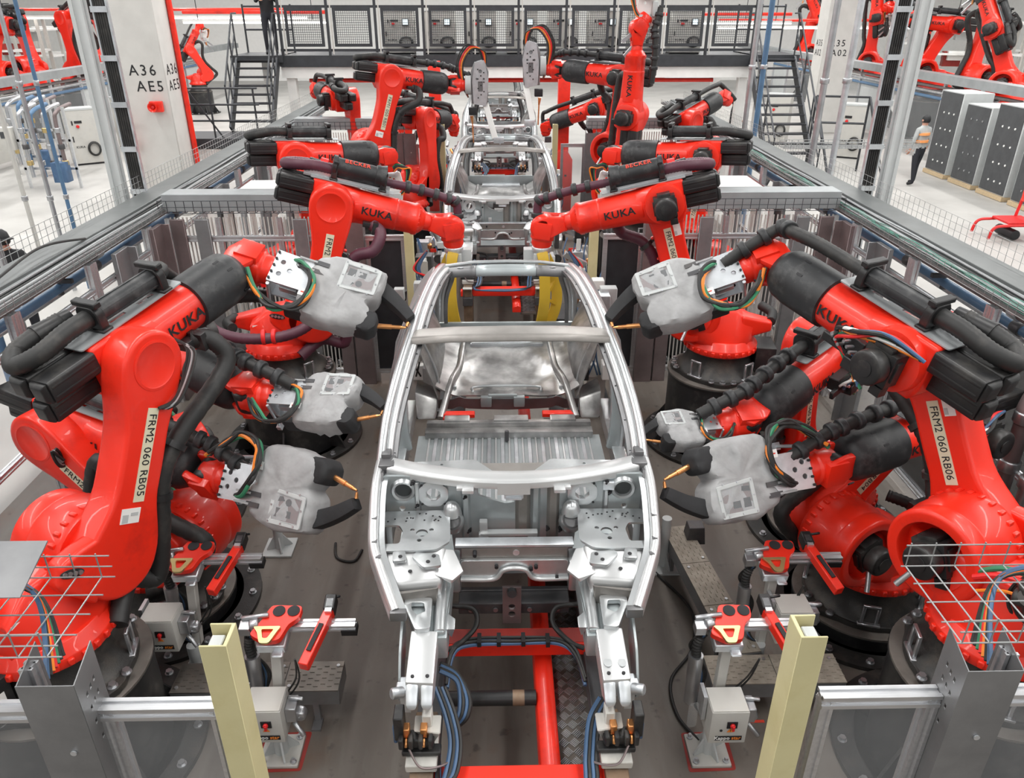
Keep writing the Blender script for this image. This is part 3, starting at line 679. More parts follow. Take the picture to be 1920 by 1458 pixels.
def side_pipes(s, side):
    for x, z, r, m, lb in ((4.24, 2.0, .045, 'sheetbrown', 'brown steel water pipe'), (4.30, 1.86, .045, 'bluepipe', 'blue compressed air pipe'), (4.42, 1.74, .03, 'steel', 'thin steel pipe')):
        root = thing('pipe', lb+' running under the '+side+' cable tray', 'pipe', (s*x, 10, z), 0, 'pipes along the fences')
        b = MB(); b.cyl((0, -8.6, 0), (0, 9.5, 0), r, n=14); b.build('pipe_run', m, root)
        for y in (-7.2, -5.6, -4.1, -2.2, .0, 3, 6): b = MB(); b.rcyl((0, y-.06, 0), (0, y+.06, 0), r*1.35, .01, 14); b.build('pipe_coupling', 'steel' if m != 'bluepipe' else 'darksteel', root)
        for y in (-6.4, -4.6, -2.9, 1.2, 4.5): b = MB(); b.box((-s*.06, y, .07), (.16, .04, .04)); b.build('pipe_bracket', 'darksteel', root)
    # droppers
    for i, (y, m) in enumerate(((4.3, 'steel'), (4.55, 'sheetbrown'), (5.0, 'bluepipe'), (3.75, 'sheetbrown'))):
        if s > 0 and i == 3: continue
        root = thing('drop_pipe', ('steel', 'brown', 'blue', 'rusty')[i]+' drop pipe with brass valve by the '+side+' fence', 'pipe', (s*(3.70 if s > 0 else 4.3), y+(.2 if s > 0 else 0), 0), 0, 'drop pipes')
        b = MB(); b.hose([(0, 0, .2), (0, 0, 1.5), (0, .02, 1.72), (s*.1, .05, 1.86), (s*.35, .05, 1.9)], .058, 12, 6); b.build('pipe_run', m, root)
        for z in (.7, 1.2, 1.6): b = MB(); b.rcyl((0, 0, z), (0, 0, z+.09), .076, .01, 14); b.build('pipe_coupling', 'rust' if z < 1 else 'steel', root)
        b = MB(); b.rcyl((-s*.1, 0, .95), (s*.1, 0, .95), .035, .01, 10); b.box((0, 0, .95), (.1, .1, .1)); b.build('valve', 'brass', root, None, .006, 1)
for s, side in ((-1, 'left'), (1, 'right')): side_fence(s, side); side_pipes(s, side)
NM = {2.1: 'nearest', 8.8: 'second', 15.3: 'third', 21.5: 'farthest'}
def cross_fence(y, s, side):
    near = y < 3; w = NM[y]
    # yellow guard post
    g = thing('guard_post', w+' cream yellow channel post on the '+side+' of the car line', 'post', (s*(1.12 if s < 0 else 1.05), y, 0), 0, 'cream guard posts')
    h = 2.25
    b = MB(); b.plate([(-.05*s, -.05), (.05*s, -.05), (.05*s, -.042), (.05*s, -.042), (-.035*s, -.042), (-.035*s, .06), (.045*s, .06), (.045*s, .068), (-.05*s, .068)], [], h); b.build('channel', 'cream', g, None, .002, 1)
    b = MB(); b.box((.01*s, .01, h-.06), (.05, .06, .06)); b.build('sensor_head', 'cabgrey', g, None, .004, 1)
    # sheet steel post
    g = thing('sheet_steel_post', w+' folded sheet steel post on the '+side+' beside the glazed frame', 'post', (s*1.74, y, 0), 0, 'folded sheet steel posts')
    h = 2.10; m = 'sheet' if near or y > 15 else 'sheetbrown'
    slots = [(-.03, -.10), (.0, -.09), (.03, -.08), (-.03, -.17), (0, -.16), (.03, -.15), (-.03, -.24), (0, -.25), (.02, -.30), (-.02, -.33)]
    b = MB(); b.box((0, -.08, h/2), (.21, .004, h)); b.build('front_sheet', m, g)
    sl = lambda px, pz: [(px+.006*c+dz*.004, h+pz+.014*sn) for c, sn, dz in ((-1, -1, 0), (1, -.6, 0), (1, 1, 0), (-1, .6, 0))]
    for q in (-1, 1):
        b = MB(); b.plate([(-.08, 0), (.08, 0), (.08, h+.06), (-.08, h)], [sl(px, pz) for px, pz in slots], .004, TM((q*.103, 0, 0), Mx(((0, 0, 1), (1, 0, 0), (0, 1, 0))))); b.build('side_sheet', m, g)
    b = MB(); b.cyl((.02, -.083, 1.75), (.02, -.089, 1.75), .012, n=12); b.cyl((.02, -.083, 1.2), (.02, -.089, 1.2), .012, n=12); b.build('rivet', 'galv', g)
    # glazed aluminium frames
    g = thing('glazed_fence_panel', w+' aluminium framed glazed panel between cream post and steel post, '+side+' side', 'fence panel', (s*1.4, y+.02, 0), 0, 'glazed fence panels')
    for x in (-.21, .21): b = MB(); profile(b, (s*x, 0, 0), (s*x, 0, 1.86), .05, (0, 1, 0)); b.build('frame_upright', 'alu', g)
    for z in (.15, 1.86): b = MB(); profile(b, (-.235, 0, z), (.235, 0, z), .06); b.build('frame_rail', 'alu', g)
    b = MB(); b.box((0, 0, 1.0), (.38, .006, 1.66)); b.build('glass_pane', 'glasspane' if near else 'darkpanel' if y < 10 else 'glasspane', g)
    g = thing('safety_fence', w+' cross fence on the '+side+' from steel post to outer fence', 'fence', (s*2.85, y+.02, 0), 0, 'cross fences')
    for x in (-1.0, -.25, .45, 1.03): b = MB(); profile(b, (s*x, 0, 0), (s*x, 0, 2.1), .05, (0, 1, 0)); b.build('fence_post', 'alu', g)
    for z in (.15, 1.86): b = MB(); profile(b, (-1.03, 0, z), (1.03, 0, z), .06); b.build('fence_rail', 'alu', g)
    if near: b = MB(); b.box((0, 0, 1.0), (2.0, .006, 1.66)); b.build('clear_panel', 'glasspane', g)
    else:
        for i in range(44):
            x = -1.0+i*2/43; part('grille_bar', 'cf', lambda b: b.box((0, 0, 1.13), (.014, .014, 1.95)), 'offwhite', g, TM((x, .02, 0)))
        for x, m in ((-.9, 'sheetbrown'), (-.5, 'sheet'), (.62, 'sheet'), (.9, 'sheetbrown')): b = MB(); b.box((s*x, -.06, 1.05), (.16, .04, 2.1)); b.build('sheet_post', m, g, None, .004, 1)
    # cross tray on top
    g = thing('cable_tray', w+' cross cable tray with wire basket on the '+side+' cross fence', 'cable tray', (s*2.8, y, 2.16), 0, 'cross cable trays')
    if not near:
        b = MB(); b.box((0, .22, .10), (2.25, .30, .20)); b.build('tray_cover', 'tray', g, None, .006, 1)
        b = MB(); mesh_panel(b, (-1.15, .0, .0), (2.3, 0, 0), (0, 0, .14), 23, 2, .003); mesh_panel(b, (-1.15, .0, .0), (2.3, 0, 0), (0, .1, 0), 23, 1, .003); b.build('wire_basket', 'grate', g)['kind'] = 'stuff'
    else:
        for yy in (0., .11, .22, .33, .44):
            b = MB(); b.tube([(-1.18, yy, 0), (1.1, yy, 0)], .0033, 6); b.build('basket_wire', 'wire', g)
        for yy in (0, .44):
            for z in (.055, .11): b = MB(); b.tube([(-1.18, yy, z), (1.1, yy, z)], .0033, 6); b.build('basket_wire', 'wire', g)
        for i in range(22):
            part('basket_wire', 'nb', lambda b: b.tube([(0, -.002, .12), (0, 0, 0), (0, .44, 0), (0, .442, .12)], .0033, 6), 'wire', g, TM((-1.16+i*.105, 0, 0)))
        for k, m in enumerate(('rubber', 'rubber', 'green', 'redhose', 'orange', 'rubber', 'blue')):
            b = MB(); b.hose([(s*.9, .1+.04*k, .03), (s*.4, .14+.03*k, .03+.01*k), (-s*.1, .25+.02*k, .03), (-s*.5, .3, .05+.01*k), (-s*.8, .36, .0), (-s*.95, .2-.02*k, -.2)], .012, 6); b.build('cable', m, g)
        if s < 0:
            b = MB(); b.box((.45, .30, .12), (.95, .25, .006), Mx.Rotation(R(18), 4, 'X')); b.build('cover_sheet', 'sheet', g)
            b = MB(); b.box((.0, .08, .13), (.62, .22, .006), Mx.Rotation(R(18), 4, 'X')); b.build('cover_sheet', 'sheet', g)
for y in (2.1, 8.8, 15.3):
    for s, side in ((-1, 'left'), (1, 'right')): cross_fence(y, s, side)
# ------------------------------------------------------------ tip dressers
def dresser(lbl, x, y, mir, h=0., stain=True, slope=1, bx=0., bz=.05):
    g = thing('tip_dresser', lbl, 'tip dresser', (x, y, h), 0, 'electrode tip dressers on stands')
    m = mir
    b = MB(); b.plate(roundpoly([(-.125, -.12), (.125, -.12), (.125, .12), (-.125, .12)], .01), [], .018); b.build('base_plate', 'offwhite', g, None, .003, 1)
    for a in (-.095, .095):
        for c in (-.09, .09): part('anchor_bolt', 0, lambda b: [b.cyl((0, 0, 0), (0, 0, .012), .02, n=10), b.cyl((0, 0, .012), (0, 0, .035), .011, n=6)], 'steel', g, TM((a, c, .018)))
    for k in range(4):
        part('gusset', 0, lambda b: b.hull([(.03, q, z) for q in (-.006, .006) for z in (.018, .16)]+[(.11, q, .018) for q in (-.006, .006)]+[(.11, q, .03) for q in (-.006, .006)]), 'cabgrey', g, Mx.Rotation(k*math.pi/2+.4, 4, 'Z'))
    b = MB(); b.cyl((0, 0, .018), (0, 0, .30), .045, n=20); b.build('stand_pipe', 'cabgrey', g)
    b = MB(); b.beam((.02*m, .04, .28), (.05*m, .10, .86), .06, .06, (1, 0, 0)); b.build('post', 'offwhite', g, None, .006, 1)
    b = MB(); b.cyl((-.12*m, .10, .35), (-.12*m, .12, .72), .045, n=18); b.build('air_cylinder', 'steel', g)
    b = MB(); b.hose([(-.12*m, .12, .72), (-.125*m, .12, .80), (-.11*m, .12, .88)], .032, 10, 8, .18); b.build('bellows', 'rubber', g)
    BT = TM((bx, 0, bz)) @ TM((.03, -.10, .40)) @ Mx.Scale(1.12, 4) @ TM((-.03, .10, -.40))
    b = MB(); b.box((.03*m, -.10, .40), (.20, .17, .23)); c = b.build('control_box', 'offwhite', g, BT, .006, 2)
    b = MB(); b.box((.03*m, -.10, .5185), (.19, .16, .004)); b.build('box_lid', 'offwhite', c)
    b = MB(); b.box((.045*m, -.1875, .425), (.055, .006, .045)); b.build('switch_plate', 'ink', c)
    b = MB(); b.rcyl((.045*m, -.19, .427), (.045*m, -.205, .427), .014, .004, 12); b.box((.047*m, -.205, .418), (.012, .012, .03)); b.build('switch_knob', 'redhose', c)
    b = MB(); b.plate([(.022*m, .372), (.058*m, .372), (.040*m, .400)], [], .002, TM((0, -.1858, 0), Mx(((1, 0, 0), (0, 0, -1), (0, 1, 0))))); b.build('warning_triangle', 'orangeink', c)
    text('!', .022, 'ink', c, (.040*m, -.188, .383), (1, 0, 0), (0, 0, 1), .02)
    b = MB(); b.rcyl((.0+.045*m-.055, -.185, .385), (.045*m-.055, -.19, .385), .008, .002, 12); b.build('plug', 'ink', c)
    b = MB(); b.box((.035*m, -.1862, .325), (.145, .002, .032)); b.build('name_plate', 'ink', c)
    text('Kappo', .034, 'sticker', c, (.035*m-.034, -.188, .326), (1, 0, 0), (0, 0, 1), .01, 1, .95)
    text('star', .034, 'orangeink', c, (.035*m+.042, -.188, .326), (1, 0, 0), (0, 0, 1), .01, 1, .95)
    b = MB(); b.box((.16*m, -.08, .42), (.06, .10, .10)); b.cyl((.14*m, -.06, .48), (.22*m, -.07, .48), .012, n=8); b.cyl((.16*m, -.1, .34), (.22*m, -.14, .28), .014, n=8); b.rcyl((.19*m, -.09, .36), (.19*m, -.03, .36), .035, .01, 12); b.build('valve_unit', 'steel', g, BT, .004, 1)
    b = MB(); b.box((-.085*m, -.05, .45), (.02, .10, .17)); b.build('side_plate', 'galv', g, BT)
    b = MB(); b.plate(roundpoly([(-.16, .30), (-.10, .30), (-.10, .52), (-.16, .50)], .03), [], .003, TM((-.02*m, -.06, 0), Mx(((m, 0, 0), (0, 0, 1), (0, 1, 0))))); b.build('splash_guard', 'vinyl', g)
    # head
    T = TM((.04*m, .10, .90)) @ Mx.Rotation(R(12), 4, 'X') @ Mx.Scale(1.35, 4)
    b = MB(); b.box((0, -.01, -.02), (.13, .10, .05)); b.box((.03*m, -.07, -.03), (.05, .04, .012)); b.build('head_mount', 'galv', g, T, .006, 1)
    b = MB(); b.plate([(x*m, y) for x, y in roundpoly([(-.09, -.03), (-.02, -.07), (.05, -.06), (.075, .02), (.115, .05), (.12, .115), (-.02, .12), (-.05, .04)], .02)], [[(x*m, y) for x, y in circ(.02, .085, .018, 14)], [(x*m, y) for x, y in circ(.085, .085, .018, 14)]], .03, TM((0, 0, .03))); hd = b.build('dresser_head', 'red', g, T, .004, 1)
    for x in (.02, .085): b = MB(); b.lathe([(.012, .028), (.026, .03), (.028, .036), (.012, .034)], 18, TM((x*m, .085, .028))); b.build('cutter_seal', 'ink', hd)
    b = MB(); b.plate([(x*m, y) for x, y in roundpoly([(-.075, .0), (.05, .0), (.035, -.03), (.012, -.085), (-.03, -.085), (-.05, -.03)], .012)], [[(x*m, y) for x, y in roundpoly([(-.035, -.015), (.02, -.015), (.0, -.06), (-.02, -.06)], .008)]], .012, TM((0, 0, .062))); b.build('brass_plate', 'brass', hd, None, .002, 1)
    b = MB(); b.rcyl((-.10*m, .02, .05), (-.06*m, .03, .05), .025, .006, 12); b.cyl((-.14*m, .05, .06), (-.02*m, .06, .07), .012, n=8); b.box((-.12*m, .02, .03), (.05, .05, .05)); b.build('drive_unit', 'steel', g, T, .003, 1)
    b = MB(); profile(b, (.05*m, .05, .0), (.36*m, .05, .0), .04); b.build('cross_profile', 'alu', g, T)
    b = MB(); b.box((.33*m, .05, -.03), (.07, .05, .035)); b.build('end_block', 'ink', g, T)
    b = MB(); b.beam(((.22-.02*slope)*m, .10, .03), ((.22+.05*slope)*m, -.17, .02), .045, .05); rb = b.build('red_bar', 'red', g, T, .004, 1)
    b = MB(); b.beam((.22*m, .02, .058), ((.22+.035*slope)*m, -.11, .053), .02, .006); b.build('bar_inset', 'ink', rb)
    b = MB(); b.box(((.22-.02*slope)*m, .11, .06), (.03, .07, .02)); b.build('bar_clip', 'galv', rb)
    b = MB(); b.box(((.22-.02*slope)*m, .13, .04), (.05, .08, .06)); b.cyl((.22*m, .16, .05), (.28*m, .17, .05), .008, n=6); b.build('bar_mount', 'black', g, T, .004, 1)
    for k, mm in enumerate(('rubber', 'blue', 'rubber', 'rubber')):
        b = MB(); q = .015*k
        b.hose([((-.08-q)*m, .10, .90), ((-.11-q)*m, .16, .75), ((-.08+q)*m, .14, .55), ((-.06-q)*m, .06, .36), (-.02*m, .02, .3)], .007, 6); b.build('cable', mm, g)
    for k in range(2): b = MB(); b.hose([(.20*m, -.05, .86), ((.17+.02*k)*m, .0, .66), ((.1+.03*k)*m, .02, .52), (.05*m, -.02, .46)], .006, 6); b.build('cable', 'rubber', g)
    if stain:
        b = MB(); b.plate(roundpoly([(-.15, -.15), (.15, -.14), (.16, .15), (-.14, .14)], .02), [roundpoly([(-.13, -.125), (.13, -.125), (.13, .125), (-.13, .125)], .01)], .002); b.build('paint_mark', 'red_dull', g)
dresser('white box tip dresser on the front right stand, nearest the camera', 1.235, 3.33, 1)
dresser('tip dresser further back on the right, beside the floor duct corner', 1.72, 3.95, 1, stain=False, bx=.10, bz=.22)
dresser('tip dresser with peeling paint box behind the left cream post', -1.50, 3.38, 1, slope=-1, bx=-.03, bz=.06)
dresser('tip dresser further back on the left, beside the front left pedestal', -2.24, 4.02, 1, stain=False, slope=-1, bx=-.14, bz=.16)
# ------------------------------------------------------------ floor ducts and small floor things
def duct(lbl, p0, p1, w=.22, h=.26, legs=True, n=3):
    p0 = V((*p0, 0)); p1 = V((*p1, 0)); d = p1-p0; g = thing('floor_duct', lbl, 'cable duct', p0, math.atan2(d.y, d.x), 'floor cable ducts'); L = d.length
    b = MB(); b.box((L/2, 0, h-.07), (L, w, .13)); b.build('duct_channel', 'sheet', g, None, .006, 1)
    for i in range(n):
        b = MB(); l = L/n; b.box((l*(i+.5), 0, h), (l-.006, w+.01, .008)); c = b.build('tread_plate', 'ductplate' if p0.x > 0 else 'checker', g)
        for q in (-1, 1): b = MB(); b.cyl((l*(i+.5)+q*l*.4, q*w*.35, h+.004), (l*(i+.5)+q*l*.4, q*w*.35, h+.012), .012, n=10); b.build('screw', 'steel', c)
        b = MB()
        for u in range(int(l/.045)):
            for v in range(4): b.box((l*i+.03+u*.045, -w/2+.03+v*.05+.02*(u % 2), h+.006), (.03, .005, .004), None)
        b.build('tread_pattern', 'ductplate' if p0.x > 0 else 'checker', c)['kind'] = 'stuff'
    for q in (.15, .85): b = MB(); b.box((L*q, -w/2+.02, (h-.13)/2), (.04, .03, h-.13)); b.box((L*q, -w/2-.02, .008), (.06, .1, .016)); b.build('duct_leg', 'sheet', g)
duct('checker plate floor duct running along the right robots towards the camera', (1.42, 5.3), (1.60, 3.86), .22, .30)
duct('checker plate cross duct from the right dresser to the front right pedestal', (1.30, 3.72), (2.2, 3.72), .24, .30, n=2)
duct('checker plate cross duct between the front left pedestal and the left dresser', (-2.25, 3.72), (-1.15, 3.72), .24, .30, n=3)
for i, (x, y, lb) in enumerate(((-2.03, 5.45, 'small grey stand plate on the floor under the left lower gun'), (1.30, 5.15, 'grey stand with brackets on the floor under the right lower gun'))):
    g = thing('floor_stand', lb, 'stand', (x, y, 0), 0, 'small floor stands')
    b = MB(); b.box((0, 0, .01), (.26, .26, .02)); b.build('base_plate', 'cabgrey', g, None, .003, 1)
    b = MB(); b.cyl((0, 0, .02), (0, 0, .5), .04, n=16); b.build('stand_pipe', 'cabgrey', g)
    for k in range(4): part('gusset', 0, None, 'cabgrey', g, Mx.Rotation(k*math.pi/2+.4, 4, 'Z'))
    if i: b = MB(); b.box((.25, .02, .34), (.16, .14, .16), None, .8); b.build('drip_tray', 'darksteel', g, None, .004, 1)
for i, (P, lb) in enumerate((([(1.05, 5.4), (1.25, 5.0), (1.42, 4.6), (1.34, 4.2), (1.12, 3.9), (1.10, 3.6), (1.2, 3.4)], 'black cable curving over the floor right of the car'), ([(-1.55, 5.5), (-1.5, 5.3), (-1.35, 5.25), (-1.3, 5.4)], 'short black cable loop on the floor left of the car'))):
    b = MB(); b.hose([(x, y, .012) for x, y in P], .012, 7); tag(b.build('floor_cable', 'rubber'), lb, 'cable')
for i, (x, y, w) in enumerate(((-1.36, 4.05, .15), (1.55, 3.55, .25))):
    b = MB(); b.box((x, y, .002), (w, .02, .004)); tag(b.build('floor_mark', 'inkred'), ('short red paint mark on the floor left of the car', 'orange red paint mark on the floor near the right dresser')[i], 'floor mark')
# ------------------------------------------------------------ robots and their guns
def aim(a5, tip): return V(tip)-V(a5)
def armed(lbl, base, yaw, t2, phi, tip, n, glbl, seen, frm, flip, seed, tipy=-.10, **k):
    """robot plus its bagged gun; tip is the world point the electrodes close on"""
    t = V(tip)
    # first pass to learn the wrist point
    A2 = V((.35, 0, base[2]+.675)); A3 = A2+1.15*V((math.sin(R(t2)), 0, math.cos(R(t2)))); a5 = A3+1.2*V((math.cos(R(phi)), 0, math.sin(R(phi))))
    a5 = Mx.Rotation(R(yaw), 3, 'Z') @ a5+V((base[0], base[1], 0))
    u = (t-a5).normalized(); nn = V(n); nn = (nn-u*nn.dot(u)).normalized(); v = nn.cross(u)
    d = (t-a5).length; off = tipy*flip
    ang = math.asin(max(-.5, min(.5, off/d))); u2 = (Mx.Rotation(-ang, 3, nn) @ u).normalized()
    Lg = d*math.cos(ang)-.2
    r, A5, W3 = robot(lbl, base, yaw, t2, phi, u2, frm, seen=seen, **k)
    gun(glbl, a5+u2*.2, u2, nn, .95, flip, seed, tipy, sc=min(1.08, Lg/.95))
    return r
armed('front left welding robot with raised elbow, arm reaching over to the roof rail', (-2.74, 3.42, .73), 64.3, 26.2, 11.2, (-.74, 5.07, 2.25), (-.12, -.62, .85),
      'welding gun in grey fabric bag touching the left roof rail', -1, 'FRM2 060 RB05', 1, 1.3, front='under')
armed('front right welding robot with black motors facing the camera, arm reaching to the roof rail', (2.77, 3.25, .79), 118.2, 29.3, 11.9, (.73, 5.03, 2.25), (.12, -.62, .85),
      'welding gun in pale grey bag touching the right roof rail', 1, 'FRM2 060 RB06', -1, 4.1, rings=(40, 62, 7))
armed('welding robot low behind the front left robot, link leaning away from the car', (-2.73, 4.78, .14), -19.7, -48.2, -10.8, (-.93, 4.02, 1.55), (-.1, -.8, .6),
      'crumpled grey bagged gun at the left door hinge pillar, nearest on that side', -1, 'FRM2 060 RB03', -1, 7.7)
armed('welding robot low behind the front right robot, link leaning back to the fence', (2.76, 4.63, .14), 203.2, -48, -3.4, (.95, 4.02, 1.62), (.1, -.8, .6),
      'grey bagged gun with copper tips just off the right hinge pillar', 1, 'FRM2 060 RB04', 1, 9.2)
armed('left middle welding robot whose gun meets the windscreen pillar', (-3.2, 5.99, .15), -41.9, 16.9, -1.9, (-.86, 4.38, 1.9), (-.05, -.5, .85),
      'smaller grey bagged gun at the left windscreen pillar, between the two larger ones', -1, None, 1, 12.5)
armed('welding robot in the right middle, arm sloping down to the half hidden gun', (2.9, 5.69, .09), 220.7, 9.1, -8.4, (.88, 4.3, 1.72), (.05, -.4, .9),
      'half hidden grey bagged gun behind the right hinge pillar gun', 1, 'FRM2 060 RB02', -1, 15.1)
# ------------------------------------------------------------ car body in white
def car():
    C0 = V((0, 5, .8)); T0 = TM(-C0)
    root = thing('car_body', 'bare silver car body nearest the camera, roof open, standing on the red skid', 'car body', C0, 0, 'bare car bodies on the line')
    def B(b, name, m, bevel=0, seg=2, par=None): 
        o = b.build(name, m, par or root, None if par else T0, bevel, seg); return o
    oval = lambda w, h, n=12, e=.7: [(w*math.copysign(abs(math.cos(a))**e, math.cos(a)), h*math.copysign(abs(math.sin(a))**e, math.sin(a))) for a in [2*math.pi*i/n for i in range(n)]]
    rect = lambda w, h: [(-w, -h), (w, -h), (w, h), (-w, h)]
    for s in (-1, 1):
        rail = catmull([(s*.845, 4.09, 1.60), (s*.835, 4.16, 1.72), (s*.812, 4.35, 1.90), (s*.755, 4.62, 2.10), (s*.70, 5.05, 2.225), (s*.672, 5.55, 2.255), (s*.632, 6.23, 2.225), (s*.58, 6.76, 2.15), (s*.60, 7.05, 1.98), (s*.68, 7.28, 1.70), (s*.70, 7.36, 1.40)], 8)
        b = MB(); b.sweep(rail, oval(.030, .038)); r = B(b, 'roof_rail', 'body')
        off = lambda d, h: [p+V((-s*d, 0, -h)) for p in rail]
        b = MB(); b.sweep(off(.045, .012), oval(.022, .018)); B(b, 'rail_ledge', 'bodywhite', par=r)
        b = MB(); b.sweep(off(.078, .035), rect(.018, .012), smooth=False); B(b, 'door_flange', 'bodydark', par=r)
        b = MB()
        for i in range(4, len(rail)-24, 6):
            p = rail[i]+V((-s*.078, 0, -.021)); b.cyl(p, p+V((0, 0, .003)), .006, n=8)
        B(b, 'flange_hole', 'hole', par=r)['kind'] = 'stuff'
        b = MB(); bp = catmull([(s*.66, 5.72, 2.23), (s*.78, 5.66, 1.98), (s*.885, 5.58, 1.62), (s*.915, 5.52, 1.25), (s*.90, 5.5, .98)], 7); b.sweep(bp, oval(.035, .07), (s*1., 0, .3), scale=lambda t: .8+.5*t); B(b, 'door_pillar', 'bodygrey')
        b = MB(); b.sweep([p+V((s*.03, -.03, 0)) for p in bp], oval(.02, .022), (s, 0, .3)); B(b, 'door_pillar_lip', 'body')
        b = MB(); b.sweep([(s*.86, 3.95, .98), (s*.90, 4.3, .95), (s*.905, 5.4, .94), (s*.90, 6.3, .96)], rect(.055, .07), smooth=False); B(b, 'rocker', 'body', .012)
        b = MB(); b.hull([(s*x, y, z) for x in (.80, .87) for y, z in ((3.92, .92), (4.12, .92), (4.14, 1.70), (4.0, 1.72), (3.92, 1.62))]); B(b, 'hinge_pillar', 'bodydark', .015)
        b = MB(); b.box((s*.79, 4.10, 1.715), (.10, .13, .06)); b.box((s*.80, 4.16, 1.75), (.06, .08, .05)); B(b, 'pillar_bracket', 'bodydark', .01)
        sh = catmull([(s*.838, 4.12, 1.70), (s*.842, 3.93, 1.665), (s*.838, 3.77, 1.585), (s*.82, 3.57, 1.485), (s*.765, 3.42, 1.43), (s*.665, 3.20, 1.33)], 6)
        b = MB(); b.sweep(sh, oval(.028, .045)); f = B(b, 'fender_rail', 'bodywhite')
        b = MB(); b.sweep([p+V((-s*.04, 0, -.005)) for p in sh], rect(.025, .006), smooth=False); B(b, 'fender_rail_flange', 'body', par=f)
        b = MB(); b.sweep([p+V((s*.022, .02, -.05)) for p in sh[6:]], oval(.016, .05)); B(b, 'fender_lip', 'bodywhite', par=f)
        b = MB(); b.box((s*.645, 3.18, 1.33), (.09, .04, .06)); B(b, 'fender_end_cap', 'bodydark', .006, par=f)
        b = MB()
        for i in (14, 18, 22): b.box(tuple(sh[i]+V((-s*.008, 0, .045))), (.03, .025, .004))
        B(b, 'slot', 'bodydark', par=f)['kind'] = 'stuff'
        # quarter panel
        rows = []
        for i in range(15):
            y = 5.95+i*.1; t = i/14; top = 2.20-.65*max(0, (t-.45)/.55)**1.6; row = []
            arch = 1.02+.36*math.sqrt(max(0, 1-((y-6.75)/.40)**2))
            for j in range(9):
                q = j/8; z = top+(arch-top)*q; belt = max(0, min(1, (2.2-z)/.55)); x = .665-.05*t+.30*math.sin(belt*1.45)**1.1-.12*max(0, (t-.7)/.3)**2
                row.append((s*x, y, z))
            rows.append(row if s > 0 else row)
        b = MB(); b.grid(rows, .012*s); B(b, 'quarter_panel', 'bodywhite')
        rows = [[(s*(.62+.20*(j/6)-.1*math.sin(j/6*3.1)*math.sin(i/10*3.1)), 6.15+i*.12, 1.1+.62*(j/6)+.10*math.sin(i/10*3.14)*(1-j/6)) for j in range(7)] for i in range(11)]
        b = MB(); b.grid(rows, .012); w = B(b, 'wheelhouse', 'cast')
        for k in range(5):
            b = MB(); y = 6.25+k*.22; b.sweep(catmull([(s*.62, y, 1.14), (s*.66, y+.03, 1.35), (s*.79, y+.05, 1.68)], 5), oval(.010, .016)); B(b, 'wheelhouse_rib', 'body', par=w)
        b = MB(); b.hull([(s*x, y, z) for x, y, z in [(.64, 6.0, .98), (.82, 6.0, .98), (.64, 6.12, 1.12), (.84, 6.12, 1.2), (.66, 6.4, 1.1), (.84, 6.4, 1.2)]]); B(b, 'side_casting', 'cast', .02)
        b = MB(); b.sweep(catmull([(s*.60, 5.95, 1.02), (s*.52, 6.3, 1.20), (s*.46, 6.7, 1.18), (s*.44, 7.2, 1.2)], 6), oval(.03, .036)); B(b, 'rear_longeron', 'cast')
        # front end
        hx = lambda x: s*x
        P = lambda pts: [(hx(x), y) for x, y in pts]
        b = MB(); b.plate(P(roundpoly([(.40, 3.95), (.38, 3.64), (.46, 3.56), (.80, 3.55), (.815, 3.94)], .03)), [P(roundpoly([(.68, 3.62), (.79, 3.62), (.80, 3.80), (.70, 3.80), (.67, 3.74)], .02)), P(circ(.555, 3.72, .035)), P(circ(.50, 3.75, .014, 10)), P(circ(.615, 3.75, .014, 10)), P(circ(.565, 3.65, .014, 10))], .014, TM((0, 0, 1.455)))
        tw = B(b, 'strut_tower_plate', 'body', .003, 1)
        b = MB(); b.cyl((hx(.555), 3.72, 1.40), (hx(.555), 3.72, 1.41), .05, n=20); B(b, 'tower_recess', 'hole', par=tw)
        b = MB()
        for k in range(16):
            x = .44+.34*random.random(); y = 3.83+.1*random.random(); b.cyl((hx(x), y, 1.466), (hx(x), y, 1.4715), .006, n=8)
        B(b, 'tower_hole', 'hole', par=tw)['kind'] = 'stuff'
        b = MB(); b.hull([(hx(x), y, z) for x, y, z in [(.42, 3.40, 1.36), (.74, 3.36, 1.36), (.40, 3.62, 1.455), (.78, 3.62, 1.455), (.44, 3.40, 1.15), (.70, 3.38, 1.15), (.42, 3.7, 1.15), (.74, 3.7, 1.15), (.5, 3.46, 1.43), (.66, 3.44, 1.43)]]); st = B(b, 'strut_tower', 'bodywhite', .03, 3)
        for pts, hh in (([(.42, 3.44), (.52, 3.42), (.60, 3.52), (.58, 3.56), (.44, 3.54)], 1.435), ([(.62, 3.47), (.70, 3.46), (.71, 3.55), (.64, 3.56)], 1.45)):
            b = MB(); b.plate(P(roundpoly(pts, .02)), [], .02, TM((0, 0, hh))); B(b, 'tower_pad', 'body', .006, par=st)
        b = MB()
        for x, y, z in ((.66, 3.50, 1.47), (.50, 3.47, 1.455), (.60, 3.43, 1.42), (.47, 3.52, 1.455)): b.cyl((hx(x), y, z), (hx(x), y, z+.004), .012, n=10)
        B(b, 'tower_bolt_hole', 'hole', par=st)['kind'] = 'stuff'
        b = MB(); b.hull([(hx(x), y, z) for x, y, z in [(.44, 3.385, 1.34), (.72, 3.345, 1.34), (.46, 3.36, 1.18), (.68, 3.34, 1.18)]+[(.45, 3.375, 1.34), (.7, 3.335, 1.33)]]); B(b, 'tower_front', 'bodybrown')
